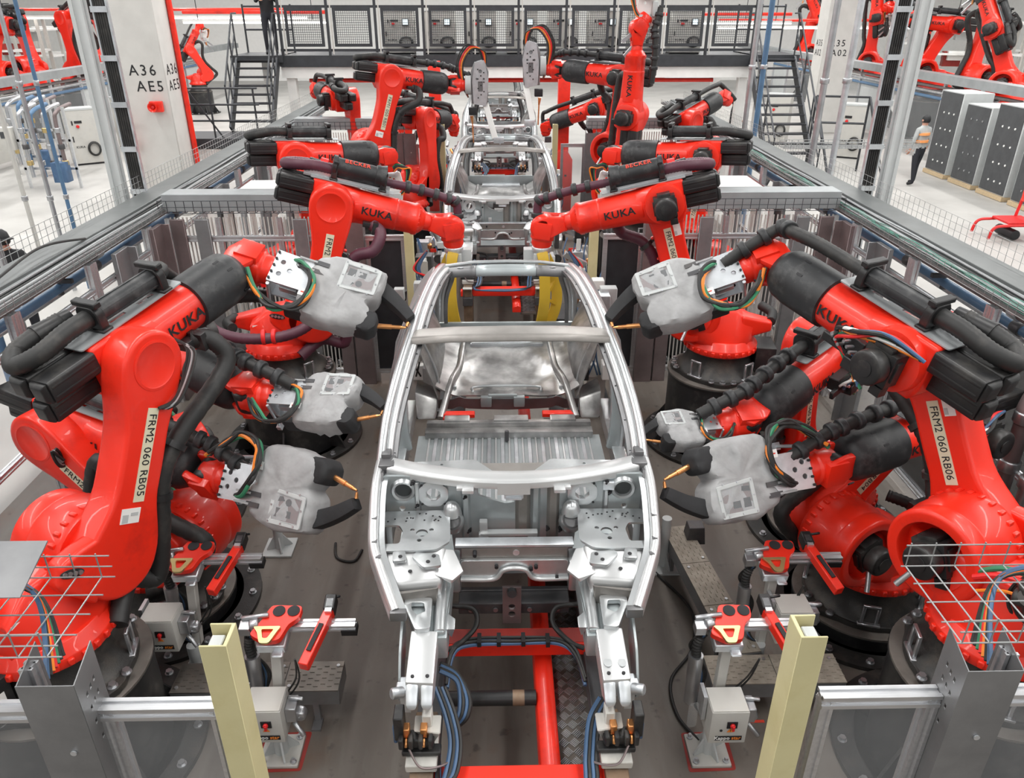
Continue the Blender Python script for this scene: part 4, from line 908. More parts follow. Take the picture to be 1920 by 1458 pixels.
        b = MB(); b.hull([(hx(x), y, z) for x, y, z in [(.36, 3.62, 1.42), (.45, 3.6, 1.45), (.30, 3.50, 1.36), (.36, 3.42, 1.36), (.46, 3.42, 1.40), (.36, 3.62, 1.40), (.30, 3.5, 1.34), (.37, 3.42, 1.33)]]); B(b, 'tower_gusset', 'bodywhite', .012)
        b = MB(); b.beam((hx(.44), 3.72, 1.14), (hx(.445), 3.10, 1.16), .13, .15); b.beam((hx(.40), 3.5, 1.235), (hx(.42), 3.12, 1.245), .05, .03); rl = B(b, 'front_rail', 'bodygrey', .012)
        b = MB(); b.plate(P(roundpoly([(.475, 3.36), (.47, 3.12), (.55, 3.11), (.63, 3.30), (.63, 3.36)], .02)), [P(roundpoly([(.52, 3.32), (.505, 3.25), (.55, 3.22), (.585, 3.27), (.59, 3.32)], .012))], .03, TM((0, 0, 1.26))); rc = B(b, 'rail_casting', 'body', .006)
        b = MB(); b.plate(P(roundpoly([(.51, 3.33), (.50, 3.23), (.56, 3.21), (.6, 3.33)], .012)), [], .004, TM((0, 0, 1.235))); B(b, 'casting_recess', 'darksteel', par=rc)
        b = MB(); b.hull([(hx(x), y, z) for x, y, z in [(.48, 3.13, 1.25), (.62, 3.3, 1.25), (.48, 3.35, 1.25), (.62, 3.35, 1.25), (.49, 3.13, 1.08), (.6, 3.3, 1.08), (.49, 3.35, 1.08)]]); B(b, 'rail_casting_body', 'bodygrey', .01)
        b = MB(); b.sweep([(hx(.435), 3.62, 1.25), (hx(.425), 3.36, 1.25), (hx(.42), 3.13, 1.25)], oval(.032, .022)); B(b, 'inner_channel', 'body')
        b = MB(); b.hull([(hx(x), y, z) for x, y, z in [(.36, 3.3, 1.16), (.36, 3.18, 1.16), (.34, 3.16, 1.24), (.34, 3.24, 1.24), (.40, 3.3, 1.24), (.4, 3.16, 1.24)]]); B(b, 'rail_ear', 'body', .004)
        b = MB(); b.hull([(hx(x), y, z) for x, y, z in [(.43, 3.13, 1.26), (.575, 3.13, 1.265), (.435, 2.82, 1.205), (.58, 2.83, 1.205), (.43, 3.13, 1.12), (.575, 3.13, 1.12), (.435, 2.82, 1.08), (.58, 2.83, 1.08)]]); cc = B(b, 'crash_box', 'bodywhite', .01)
        for x in (.468, .545):
            b = MB(); b.hull([(hx(x+dx), y, z) for dx, y, z in [(-.033, 2.83, 1.195), (.033, 2.83, 1.195), (-.03, 2.75, 1.13), (.03, 2.75, 1.13), (-.033, 2.83, 1.09), (.033, 2.83, 1.09), (-.02, 2.74, 1.10), (.02, 2.74, 1.10)]]); B(b, 'crash_box_foot', 'galv', .012, par=cc)
            b = MB(); b.cyl((hx(x), 2.86, 1.205), (hx(x), 2.86, 1.2175), .01, n=10); B(b, 'crash_box_hole', 'hole', par=cc)
        if s > 0:
            for x in (.47, .545): b = MB(); b.plate(P(circ(x, 2.92, .022, 16, 0, .03)), [], .006, TM((0, 0, 1.222))); B(b, 'stamped_pad', 'body', par=cc)
        b = MB(); b.plate([(y, z) for y, z in roundpoly([(3.26, 1.28), (3.05, 1.18), (2.92, 1.0), (2.95, .92), (3.1, .95), (3.28, 1.1)], .03)], [circ(3.0, 1.04, .014, 10)], .015, TM((hx(.64), 0, 0), Mx(((0, 0, 1), (1, 0, 0), (0, 1, 0))))); B(b, 'apron_plate', 'bodygrey', .003, 1)
    # transverse members
    b = MB(); b.sweep([(-.69, 5.0, 2.215), (-.4, 4.96, 2.25), (0, 4.945, 2.26), (.4, 4.96, 2.25), (.69, 5.0, 2.215)], [(-.11, -.018), (-.09, .012), (-.06, .016), (.06, .016), (.09, .010), (.13, -.02), (.13, -.03), (-.11, -.03)], smooth=False); h = B(b, 'front_header', 'bodybrown', .004, 1)
    b = MB()
    for x in (-.42, -.36, .42, .37, 0): b.plate(circ(x, 4.9+.1*(x == 0), .012, 10, 0, .009), [], .004, TM((0, 0, 2.266-.02*abs(x))))
    B(b, 'header_hole', 'hole', par=h)['kind'] = 'stuff'
    for x0, x1, m in ((-.56, -.28, 'bodydark'), (-.28, .26, 'bodygrey'), (.26, .56, 'bodydark')):
        f = lambda x: (x, 6.66+.10*x*x, 2.185-.10*x*x)
        b = MB(); b.sweep([f(x0+(x1-x0)*i/5) for i in range(6)], [(-.07, -.05), (-.05, .01), (.05, .012), (.07, -.01), (.07, -.03), (-.06, -.07)], smooth=False); h = B(b, 'rear_header', m, .006, 1)
        if m == 'bodydark':
            b = MB(); c = (x0+x1)/2; b.plate(circ(c, 6.64, .03, 14, 0, .012), [], .004, TM((0, 0, 2.182))); B(b, 'header_boss', 'galv', par=h)
    b = MB(); b.sweep([f2 for f2 in [(-.60, 6.72, 2.17), (-.3, 6.75, 2.20), (0, 6.76, 2.205), (.3, 6.75, 2.20), (.60, 6.72, 2.17)]], oval(.022, .014)); B(b, 'rear_header_edge', 'body')
    cw = catmull([(-.77, 4.09, 1.735), (-.55, 4.03, 1.72), (-.28, 3.98, 1.71), (0, 3.965, 1.705), (.28, 3.98, 1.71), (.55, 4.03, 1.72), (.77, 4.09, 1.735)], 6)
    b = MB(); b.sweep(cw, [(-.065, -.055), (-.065, -.01), (-.045, .008), (.045, .012), (.05, -.01), (-.03, -.015), (-.045, -.055)], smooth=False); cb = B(b, 'cowl_beam', 'bodywhite', .004, 1)
    b = MB(); b.hull([(x, y, z) for x in (-.10, .10) for y, z in ((3.88, 1.625), (3.89, 1.70), (3.93, 1.625))]); B(b, 'cowl_tongue', 'bodywhite', par=cb)
    for s in (-1, 1):
        b = MB(); b.plate([(s*x, y) for x, y in roundpoly([(.12, 4.01), (.2, 4.01), (.34, 4.03), (.60, 4.07), (.70, 4.13), (.24, 4.16)], .015)], [[(s*q[0], q[1]) for q in circ(.45, 4.10, .01, 8)]], .008, TM((0, 0, 1.70))); B(b, 'cowl_panel', 'body', .002, 1)
        b = MB(); b.box((s*.28, 3.90, 1.655), (.07, .07, .025)); b.box((s*.33, 3.92, 1.66), (.04, .06, .02)); B(b, 'cowl_bracket', 'bodywhite', .006)
    b = MB(); b.box((0, 4.08, 1.672), (.46, .16, .012)); B(b, 'cowl_centre', 'bodybrown')
    T = TM((0, 3.985, 0), Mx(((1, 0, 0), (0, 0, 1), (0, 1, 0))))
    oct_ = lambda x, z, r: circ(x, z, r, 8, R(22.5))
    hol = [circ(-.685, 1.60, .05), circ(.685, 1.60, .05), oct_(-.50, 1.575, .046), oct_(.43, 1.575, .046), roundpoly([(-.22, 1.63), (.01, 1.63), (.01, 1.50), (-.05, 1.49), (-.17, 1.53), (-.22, 1.55)], .015), circ(-.70, 1.46, .02, 12), circ(.70, 1.46, .02, 12)]
    b = MB(); b.plate(roundpoly([(-.815, 1.42), (-.40, 1.30), (-.38, 1.05), (.38, 1.05), (.40, 1.30), (.815, 1.42), (.815, 1.70), (-.815, 1.70)], .03), hol, .02, T); dp = B(b, 'dash_panel', 'bodygrey', .003, 1)
    for x, z, r in ((-.685, 1.60, .05), (.685, 1.60, .05)):
        b = MB(); b.lathe([(r, 0), (r+.005, .02), (r+.02, .024), (r+.032, .0)], 28, TM((x, 3.985, z)) @ Mx.Rotation(R(90), 4, 'X')); B(b, 'ring_flange', 'body', par=dp).matrix_basis = Mx.Identity(4)
    for x in (-.50, .43):
        b = MB(); b.plate(roundpoly(oct_(x, 1.575, .10), .02), [oct_(x, 1.575, .047)], .022, TM((0, 3.965, 0), Mx(((1, 0, 0), (0, 0, 1), (0, 1, 0))))); B(b, 'octagon_pad', 'body', .006, par=dp)
        b = MB(); [b.cyl((x+.07*a, 3.962, 1.575+.07*c), (x+.07*a, 3.967, 1.575+.07*c), .008, n=8) for a in (-1, 1) for c in (-1, 1)]; B(b, 'pad_hole', 'hole', par=dp)['kind'] = 'stuff'
    for x in (-.385, .36):
        b = MB(); b.lathe([(.0, .10), (.03, .09), (.05, .06), (.062, .01), (.05, -.005), (.07, -.02), (.078, -.06), (.055, -.11), (.0, -.13)], 24, TM((x, 3.93, 1.445))); B(b, 'dome', 'body', par=dp)
        b = MB(); b.lathe([(.045, 0), (.05, .012), (.058, 0)], 20, TM((x, 3.875, 1.44)) @ Mx.Rotation(R(40), 4, 'X')); B(b, 'dome_ring', 'bodydark', par=dp)
    for x, w, m in ((-.60, .02, 'body'), (-.30, .03, 'bodygrey'), (.06, .05, 'bodybrown'), (.14, .03, 'bodygrey'), (.25, .04, 'bodybrown'), (.58, .02, 'body')):
        b = MB(); b.hull([(x+a, y, z) for a, y in ((-w, 3.985), (w, 3.985), (-w*.5, 3.96), (w*.5, 3.96)) for z in (1.40 if abs(x) > .5 else 1.12, 1.66)]); B(b, 'panel_rib', m, .004, par=dp)
    b = MB(); b.box((-.03, 3.90, 1.325), (.36, .05, .025)); [b.box((x, 3.895, 1.30), (.06, .04, .06)) for x in (-.19, .12)]; b.box((-.19, 3.91, 1.37), (.05, .04, .09)); B(b, 'tunnel_bracket', 'bodywhite', .006, par=dp)
    b = MB(); b.box((.0, 3.93, 1.605), (.12, .06, .05)); b.box((0, 3.90, 1.59), (.10, .04, .012)); B(b, 'centre_bracket', 'galv', .006, par=dp)
    b = MB(); b.box((.59, 3.965, 1.63), (.07, .03, .055)); B(b, 'square_bracket', 'galv', .006, par=dp)
    for i in range(9):
        x = (-.62, -.60, -.30, .58, .60, -.28, .30, .22, -.45)[i]; z = (1.665, 1.50, 1.56, 1.66, 1.58, 1.30, 1.30, 1.31, 1.36)[i]
        b = MB(); b.cyl((x, 3.985, z), (x, 3.955, z), .012, n=10); b.cyl((x, 3.955, z), (x-.01, 3.93, z+.005), .007, n=6); B(b, 'stud', 'ink', par=dp)
    b = MB(); b.box((0, 3.74, 1.375), (.72, .08, .02)); lx = B(b, 'dash_crossmember', 'galv', .006)
    b = MB(); b.box((0, 3.71, 1.325), (.64, .02, .075)); B(b, 'crossmember_face', 'bodybrown', par=lx)
    arch = [(-.33, 1.13), (-.33, 1.29), (.33, 1.29), (.33, 1.13), (.12, 1.13), (.08, 1.20), (0, 1.225), (-.08, 1.20), (-.12, 1.13)]
    b = MB(); b.prism(roundpoly(arch, .03), 3.675, 3.70); B(b, 'crossmember_arch', 'body', .004, 1, par=lx)
    b = MB(); b.sweep(catmull([(-.33, 3.665, 1.155), (-.13, 3.665, 1.155), (-.07, 3.66, 1.225), (0, 3.655, 1.245), (.07, 3.66, 1.225), (.13, 3.665, 1.155), (.33, 3.665, 1.155)], 6), oval(.014, .014)); B(b, 'arch_bead', 'bodywhite', par=lx)
    for x, z in ((-.24, 1.34), (-.11, 1.25), (.10, 1.23), (.13, 1.245), (.26, 1.16)): b = MB(); b.cyl((x, 3.70, z), (x, 3.655, z), .012, n=10); B(b, 'stud', 'ink', par=lx)
    b = MB(); b.cyl((.01, 3.70, 1.33), (.01, 3.694, 1.33), .02, n=20); B(b, 'round_plug', 'galv', par=lx)
    for s in (-1, 1):
        b = MB(); b.hull([(s*x, y, z) for x in (.33, .40) for y, z in ((3.66, 1.05), (3.66, 1.28), (3.78, 1.30), (3.78, 1.05))]); B(b, 'rail_post', 'body', .02, par=lx)
    # floor
    b = MB(); b.box((0, 4.85, .955), (1.56, 1.76, .03)); fl = B(b, 'floor_panel', 'bodygrey')
    for i in range(25):
        b = MB(); x = -.68+i*1.36/24; b.box((x, 5.1, .975), (.034 if i % 2 else .018, 1.15, .014)); B(b, 'floor_rib', 'galv' if i % 2 else 'bodywhite', .004, 1, par=fl)
    b = MB(); b.rcyl((-.02, 5.62, .98), (-.02, 5.62, 1.08), .018, .006); B(b, 'floor_pin', 'darksteel', par=fl)
    b = MB(); b.box((0, 5.72, 1.0), (1.44, .10, .07)); b.box((0, 5.80, 1.02), (1.42, .06, .11)); sm = B(b, 'seat_crossmember', 'cast', .012)
    for x0, x1 in ((-.56, -.34), (-.13, .17), (.36, .58)): b = MB(); b.box(((x0+x1)/2, 5.83, 1.055), (x1-x0, .10, .075)); B(b, 'seat_bracket', 'cast', .01, par=sm)
    rows = []
    for i in range(25):
        y = 6.17+i*.048; row = []
        for j in range(33):
            x = -.66+j*1.32/32; d = 1-min(1, ((x/.42)**2+((y-6.68)/.34)**2))
            z = 1.12+.05*(y-6.17)-.05*max(0, d)**.5+.10*max(0, (abs(x)-.46)/.2)**1.2+.012*noise.noise(V((x*5, y*5, 3)))+.02*max(0, math.sin(x*24))*max(0, 1-abs(y-6.25)*12)
            row.append((x, y, z))
        rows.append(row)
    b = MB(); b.grid(rows, .015); rf = B(b, 'rear_floor', 'cast')
    fe = [(-.64, 6.16, 1.10), (-.52, 6.15, 1.10), (-.44, 6.14, 1.135), (-.36, 6.15, 1.11), (0, 6.14, 1.11), (.36, 6.15, 1.11), (.44, 6.14, 1.135), (.52, 6.15, 1.10), (.64, 6.16, 1.10)]
    b = MB(); b.grid([[V(p) for p in catmull(fe, 4)], [V(p)+V((0, .02, -.12+.03*abs(p[0]))) for p in catmull(fe, 4)]], .012); B(b, 'rear_floor_lip', 'bodydark', par=rf)
    b = MB()
    for x in (-.20, .10): b.hull([(x+a, y, z) for a in (-.05, .05) for y, z in ((6.13, 1.03), (6.13, 1.13), (6.22, 1.14))])
    b.box((-.05, 6.16, 1.13), (.26, .03, .04)); B(b, 'seat_latch', 'bodygrey', .008, par=rf)
    b = MB(); b.sweep(catmull([(-.32, 6.22, 1.15), (-.28, 6.28, 1.17), (.25, 6.28, 1.17), (.30, 6.22, 1.15)], 4), oval(.012, .012)); B(b, 'floor_bead', 'body', par=rf)
    b = MB(); b.box((-.0, 7.28, 1.21), (.72, .22, .03)); b.box((0, 7.18, 1.19), (.74, .04, .05)); B(b, 'rear_panel', 'galv', .008, par=rf)
    for s in (-1, 1):
        b = MB(); b.box((s*.52, 6.30, 1.155), (.10, .08, .05)); B(b, 'floor_mount', 'body', .012, par=rf)
    b = MB(); b.hull([(x, y, z) for x in (-.70, .70) for y, z in ((7.36, 1.0), (7.42, 1.0), (7.38, 1.36), (7.42, 1.36))]); B(b, 'rear_end_panel', 'bodygrey', .02)
    return root
# ------------------------------------------------------------ red skid / carrier under each car
def skid():
    C0 = V((0, 5, 0)); T0 = TM(-C0)
    root = thing('assembly_skid', 'red steel skid with blue hoses and clamps under the nearest car body', 'skid', C0, 0, 'red skids under the car bodies')
    def B(b, name, m, bevel=.006, par=None, seg=1, stuff=0):
        o = b.build(name, m, par or root, None if par else T0, bevel, seg)
        if stuff: o['kind'] = 'stuff'
        return o
    for y in (2.62, 3.60, 5.98):
        b = MB(); b.box((0, y, .70), (1.06, .14, .10)); [b.box((s*.52, y, .70), (.02, .17, .13)) for s in (-1, 1)]; B(b, 'cross_beam', 'red')
        if y == 3.60: b = MB(); b.box((0, 3.60, .752), (.9, .12, .004)); B(b, 'beam_cover', 'red_dull')
    b = MB(); b.hull([(x, y, z) for y in (2.3, 7.5) for x, z in ((.115, .5), (.125, .58), (.19, .60), (.235, .58), (.235, .5))]); B(b, 'long_beam', 'red')
    for s in (-1, 1): b = MB(); b.box((s*.50, 5.0, .62), (.14, 5.2, .12)); B(b, 'side_beam', 'darksteel')
    b = MB(); b.cyl((-.42, 3.27, .58), (.12, 3.27, .58), .045, n=24); B(b, 'roller', 'black', 0)
    b = MB(); b.cyl((-.02, 3.27, .58), (.05, 3.27, .58), .046, n=24); B(b, 'roller_band', 'rust', 0)
    b = MB(); b.box((.345, 4.6, .48), (.20, 4.6, .02)); ck = B(b, 'tread_plate', 'checker', 0); b = MB()
    for i in range(30):
        for j in range(3):
            x = .27+j*.062+(.02 if i % 2 else 0); y = 2.4+i*.062
            for k in range(5):
                q = (k-2)*.010; a = R(45 if (i+j) % 2 else -45); T = TM((x, y, .492)) @ Mx.Rotation(a, 4, 'Z'); b.box((q, 0, 0), (.005, .046, .006), T)
    o = B(b, 'tread_pattern', 'steel', 0, ck, stuff=1); o.matrix_basis = T0.inverted() @ T0
    b = MB(); b.box((.235, 4.6, .485), (.012, 4.6, .03)); B(b, 'plate_edge', 'darksteel', 0)
    b = MB(); b.box((0, 3.85, .80), (.72, .12, .09)); b.box((0, 3.93, .84), (.72, .04, .02)); cx = B(b, 'support_beam', 'darksteel')
    b = MB(); [b.cyl((x, 3.785, .80), (x, 3.775, .80), .016, n=8) for x in (-.28, -.12, .10, .28)]; B(b, 'beam_bolt', 'steel', 0, cx)['kind'] = 'stuff'
    b = MB(); b.plate([(-.075, .72), (.045, .72), (.045, 1.02), (-.075, 1.02)], [circ(-.015, .80, .022, 14), circ(-.015, .86, .022, 14), [(-.03, .95), (.0, .95), (.0, .97), (-.03, .97)]], .02, TM((0, 3.74, 0), Mx(((1, 0, 0), (0, 0, 1), (0, 1, 0))))); B(b, 'locator_plate', 'sheetbrown', .002)
    b = MB(); b.cyl((-.015, 3.73, 1.0), (-.015, 3.70, 1.0), .03, n=16); B(b, 'locator_pin', 'darksteel', 0)
    for s in (-1, 1):
        h = lambda x: s*x
        b = MB(); b.box((h(.50), 2.72, .40), (.12, .55, .8)); B(b, 'end_post', 'rust')
        b = MB(); b.box((h(.50), 2.42, .808), (.13, .06, .02)); B(b, 'end_pad', 'offwhite'); b = MB(); b.box((h(.50), 2.72, .83), (.16, .22, .05)); b.box((h(.47), 2.78, .95), (.05, .08, .22)); b.hull([(h(x), y, z) for x, y, z in [(.40, 2.7, .98), (.40, 2.82, .98), (.54, 2.72, .98), (.54, 2.82, .98), (.44, 2.74, .86), (.52, 2.8, .86)]]); B(b, 'end_bracket', 'offwhite')
        b = MB(); b.box((h(.52), 2.72, .92), (.17, .07, .06)); b.box((h(.61), 2.74, 1.02), (.05, .10, .16)); b.box((h(.50), 2.69, .875), (.20, .06, .03)); [b.box((h(.45+.05*i), 2.68, .95), (.025, .05, .07)) for i in range(4)]; B(b, 'clamp_unit', 'black')
        for x in (.485, .575): b = MB(); b.box((h(x), 2.72, .985), (.035, .05, .06)); b.cyl((h(x), 2.69, .96), (h(x), 2.66, .93), .010, n=8); B(b, 'clamp_jaw', 'copper')
        b = MB(); b.box((h(.58), 2.9, 1.08), (.12, .06, .05)); b.cyl((h(.6), 2.88, 1.08), (h(.66), 2.85, 1.10), .03, n=12); b.box((h(.60), 2.95, .98), (.06, .07, .2)); B(b, 'cylinder_unit', 'galv')
        b = MB(); [b.box((h(.56+.03*i), 2.70+.02*i, .90), (.02, .03, .03)) for i in range(3)]; b.box((h(.64), 2.76, .92), (.02, .04, .12)); B(b, 'blue_fitting', 'blue')
        b = MB(); b.hose([(h(.56), 2.66, .92), (h(.50), 2.6, .86), (h(.40), 2.62, .84), (h(.33), 2.7, .80)], .006, 6); B(b, 'thin_cable', 'sheetbrown', 0)
        b = MB(); b.box((h(.58), 2.45, .74), (.03, .10, .08)); B(b, 'red_stop', 'red')
        b = MB(); b.hull([(h(x), y, z) for x in (.50, .60) for y, z in ((3.50, .75), (3.72, .75), (3.66, 1.05), (3.56, 1.05))]); B(b, 'riser', 'cabgrey')
        b = MB(); b.hull([(h(x), y, z) for x in (.46, .58) for y, z in ((5.90, .75), (6.05, .75), (6.0, 1.04), (5.92, 1.04))]); b.hull([(h(x), y, z) for x in (.30, .62) for y, z in ((5.95, 1.02), (6.02, 1.02), (6.02, 1.06), (5.95, 1.06))]); B(b, 'red_riser', 'red')
    # hoses
    H = [(-.40, 3.2, .78), (-.38, 3.42, .80), (-.28, 3.50, .80), (0, 3.51, .80), (.26, 3.50, .80), (.36, 3.40, .80), (.40, 3.20, .78)]
    for k, m in enumerate(('blue', 'rubber', 'blue', 'rubber', 'rubber')):
        b = MB(); b.hose([V(p)+V((random.uniform(-.006, .006), (k-2)*.014+random.uniform(-.006, .006), .012*(k % 2))) for p in H], .011, 6); B(b, 'hose', m, 0)
    for k, m in enumerate(('blue', 'rubber', 'blue', 'rubber')):
        d = (k-1.5)*.018
        b = MB(); b.hose([(-.42+d, 2.98, 1.0), (-.36+d, 2.86, .92), (-.33+d, 2.74, .85), (-.35+d, 2.60, .80), (-.40, 2.56, .78), (-.42, 2.72, .74)], .012, 6); B(b, 'hose', m, 0)
        b = MB(); b.hose([(.46+d, 2.86, 1.04), (.40+d, 2.80, .95), (.37+d, 2.66, .84), (.36+d, 2.54, .80), (.30, 2.48, .78+d*.3), (.1, 2.455+d, .77), (-.1, 2.455+d, .77), (-.34, 2.46, .77), (-.41, 2.52+d, .78), (-.42, 2.75, .77)], .012, 6); B(b, 'hose', m, 0)
        b = MB(); b.hose([(-.43, 3.12+d, 1.0), (-.34, 3.10+d, .95), (-.29+d, 3.02, .88), (-.30+d, 2.94, .82), (-.36+d, 2.92, .76)], .012, 6); B(b, 'hose', m, 0)
    for s in (-1, 1):
        b = MB(); b.hose([(s*.40, 3.66, .95), (s*.26, 3.66, .92), (s*.24, 3.58, .86), (s*.34, 3.47, .82), (s*.42, 3.44, .80)], .016, 8); B(b, 'hose', 'rubber', 0)
    for x, y in ((-.22, 3.51), (-.1, 3.51), (.05, 3.51), (.2, 3.5)): b = MB(); b.box((x, y, .81), (.025, .08, .04)); B(b, 'cable_tie', 'ink', 0)
    return root
car1 = car(); skid1 = skid()
for i, (lc, ls) in enumerate((('second silver car body in the line, between the two purple hose robots', 'red skid under the second car body'),
        ('third silver car body further down the line, under the far white guns', 'red skid under the third car body'),
        ('fourth silver car body far down the line under the platform', 'red skid under the fourth car body'))):
    c = copy_tree(car1); c.location.y += 7.6*(i+1); c['label'] = lc
    if ls: k = copy_tree(skid1); k.location.y += 7.6*(i+1); k['label'] = ls
# ------------------------------------------------------------ purple hose robots and the farther robots
def yellow_gun(lbl, org, s, d=(0, 0, -1)):
    g = thing('handling_gun', lbl, 'welding gun', org, 0, 'yellow framed guns')
    b = MB(); b.rcyl((0, 0, .0), (0, 0, -.06), .10, .01, 24); b.build('tool_flange', 'galv', g)
    b = MB(); b.box((0, .02, -.13), (.16, .22, .14)); b.box((s*.09, .05, -.16), (.10, .18, .12)); b.box((-s*.12, .06, -.12), (.12, .12, .16)); b.build('gun_body', 'cabgrey', g, None, .01)
    b = MB(); b.box((s*.04, -.06, -.22), (.12, .08, .06)); b.cyl((s*.16, .0, -.14), (s*.16, .16, -.14), .05, n=14); b.build('servo_unit', 'black', g, None, .006, 1)
    sec = [(-.018, -.055), (.018, -.055), (.018, .055), (-.018, .055)]
    P1 = catmull([(s*.0, -.10, -.04), (s*.02, -.13, -.16), (s*.035, -.13, -.52), (s*.0, -.10, -.82), (-s*.05, -.06, -1.0)], 6)
    P2 = catmull([(s*.0, -.04, -.04), (s*.09, -.02, -.2), (s*.17, .0, -.52), (s*.12, -.01, -.78), (-s*.04, -.03, -.99)], 6)
    for P, u in ((P1, (s, 0, 0)), (P2, (s, 0, 0))): b = MB(); b.sweep(P, sec, u, False); b.build('yellow_frame', 'yellow', g, None, .004, 1)
    b = MB(); b.beam((s*.03, -.1, -.52), (s*.14, .0, -.36), .05, .03); b.beam((s*.03, -.1, -.52), (s*.15, .0, -.62), .05, .03); b.build('frame_strut', 'yellow', g)
    for i, m in enumerate(('blue', 'blue', 'rubber', 'redhose')):
        o = .02*i; b = MB(); b.hose([(s*.28, -.02+o, -.06), (s*(.36+o), -.04, -.22), (s*.30, -.05, -.36+o), (s*(.20+o), -.03, -.30), (s*.12, .02, -.16)], .012, 6); b.build('gun_cable', m, g)
    return g
def white_gun(lbl, org, s, yaw=0.):
    g = thing('plate_gun', lbl, 'welding gun', org, R(yaw), 'white plate guns')
    b = MB(); b.plate(roundpoly([(-.15, -.42), (.13, -.42), (.16, -.2), (.12, -.02), (-.10, -.02), (-.17, -.16)], .03), [circ(.04, -.12, .02, 12), circ(-.06, -.28, .018, 12)], .05, TM((0, .03, 0), Mx(((s, 0, 0), (0, 0, 1), (0, 1, 0))))); b.build('gun_plate', 'white', g, None, .006, 1)
    b = MB(); b.rcyl((0, 0, .0), (0, 0, -.06), .10, .01, 24); b.build('tool_flange', 'galv', g)
    b = MB(); b.box((s*.05, -.03, -.34), (.16, .10, .14)); b.box((-s*.1, -.02, -.2), (.08, .08, .2)); b.build('transformer', 'cabgrey', g, None, .008, 1)
    b = MB(); b.beam((s*.10, -.02, -.44), (s*.34, -.02, -.62), .05, .05); b.beam((-s*.02, -.02, -.46), (s*.30, -.02, -.82), .05, .05); b.build('gun_arm', 'steel', g)
    b = MB(); b.cyl((s*.06, -.04, -.46), (s*.06, -.04, -.58), .03, n=12); b.build('gun_cylinder', 'copper', g)
    for i, m in enumerate(('redhose', 'green', 'rubber', 'rubber', 'orange')):
        o = .02*i; b = MB(); b.hose([(s*.0, -.05, -.08), (s*(.02+o), -.08, .05), (s*(.10+o), -.08, .12-o), (s*(.20+o), -.06, .02), (s*.18, -.04, -.18-o), (s*.1, -.05, -.3)], .011, 6); b.build('gun_cable', m, g)
def tall_gun(lbl, org, s, tip):
    """plate bodied gun with a long white leg; org = flange, tip = end of leg in world"""
    g = thing('long_leg_gun', lbl, 'welding gun', org, 0, 'long legged guns'); t = V(tip)-V(org)
    b = MB(); b.rcyl((0, 0, 0), (s*.1, 0, 0), .16, .01, 24); b.build('tool_flange', 'cabgrey', g)
    b = MB(); b.hull([(s*x, y, z) for x, z in ((.1, -.30), (.1, .22), (.16, .36), (.34, .36), (.40, .2), (.38, -.30)) for y in (-.07, .07)]); b.build('gun_body', 'sheet', g, None, .012)
    for q in (-.1, .1): b = MB(); b.plate(roundpoly([(.14, -.3), (.36, -.34), (.40, .1), (.33, .40), (.17, .36), (.12, .05)], .03), [circ(.26, .22, .03, 10), [(.22, -.1), (.3, -.1), (.3, .06), (.22, .06)], circ(.2, .1, .018, 8), circ(.32, .1, .018, 8)], .012, TM((0, q, 0), Mx(((s, 0, 0), (0, 0, 1), (0, 1, 0))))); b.build('gun_plate', 'galv', g)
    b = MB()
    for k in range(10): b.box((s*(.22+.05*(k % 3)), -.108, -.2+.05*k), (.02, .004, .02))
    b.build('plate_cutout', 'ink', g)['kind'] = 'stuff'
    b = MB(); b.beam((s*.34, 0, -.3), t, .10, .10, (0, 1, 0)); b.build('gun_leg', 'white', g, None, .012)
    b = MB(); b.box(tuple(t+V((s*.06, 0, -.02))), (.18, .10, .10)); b.build('leg_foot', 'galv', g, None, .01)
    b = MB(); b.box((s*.12, -.05, -.42), (.14, .14, .12)); b.build('gripper_head', 'ink', g, None, .01); b = MB(); b.cyl((s*.10, -.05, -.5), (s*.11, -.04, -.62), .03, .015, 12); b.cyl((s*.11, -.04, -.62), (s*.12, -.03, -.95), .012, n=8); b.build('electrode', 'copper', g)
    for i, m in enumerate(('rubber', 'orange', 'redhose', 'rubber', 'rubber')):
        o = .03*i; b = MB(); b.hose([(s*(.36-o*.3), .02, .34), (s*(.34-o), .0, .52+o*.4), (s*(.14-o), -.02, .56+o*.5), (s*(-.02-o), -.05, .35), (s*(-.02-o*.5), -.06, .05), (s*.05, -.06, -.2)], .014, 6); b.build('gun_cable', m, g)
dn = (0, 0, -1)
r, a5, _ = robot('left welding robot with purple hoses, arm out over the front of the second car', (-2.34, 7.42, .81), 9.6, 15.3, -15.6, (.12, 0, -1), 'FRM2 060 RB07', False, 'purple', -1, 1)
yellow_gun('yellow bow shaped gun frame hanging from the left purple hose robot', a5+V((.02, 0, -.2)), -1)
r, a5, _ = robot('right welding robot with purple hoses, arm out over the front of the second car', (2.24, 7.33, .83), 171.8, 18.3, -14.1, (-.12, 0, -1), 'FRM2 060 RB08', False, 'purple', 1, 1)
yellow_gun('yellow bow shaped gun frame hanging from the right purple hose robot', a5+V((-.02, 0, -.2)), 1)
r, a5, _ = robot('left welding robot with level arm and black cover holding a white plate gun', (-2.78, 9.64, .82), 23.1, -7.3, -3.4, (.1, 0, -1), 'FRM2 050 RB01', True, 'rubber', -1, 1, front=False)
white_gun('white plate gun under the left level arm beside the second car', a5+V((.02, 0, -.2)), 1)
r, a5, _ = robot('right welding robot with level arm and black cover holding a white plate gun', (2.75, 9.65, .80), 156.2, -5.2, -3.1, (-.1, 0, -1), 'FRM2 050 RB02', True, 'rubber', 1, 1, front=False)
white_gun('white plate gun under the right level arm beside the second car', a5+V((-.02, 0, -.2)), -1)
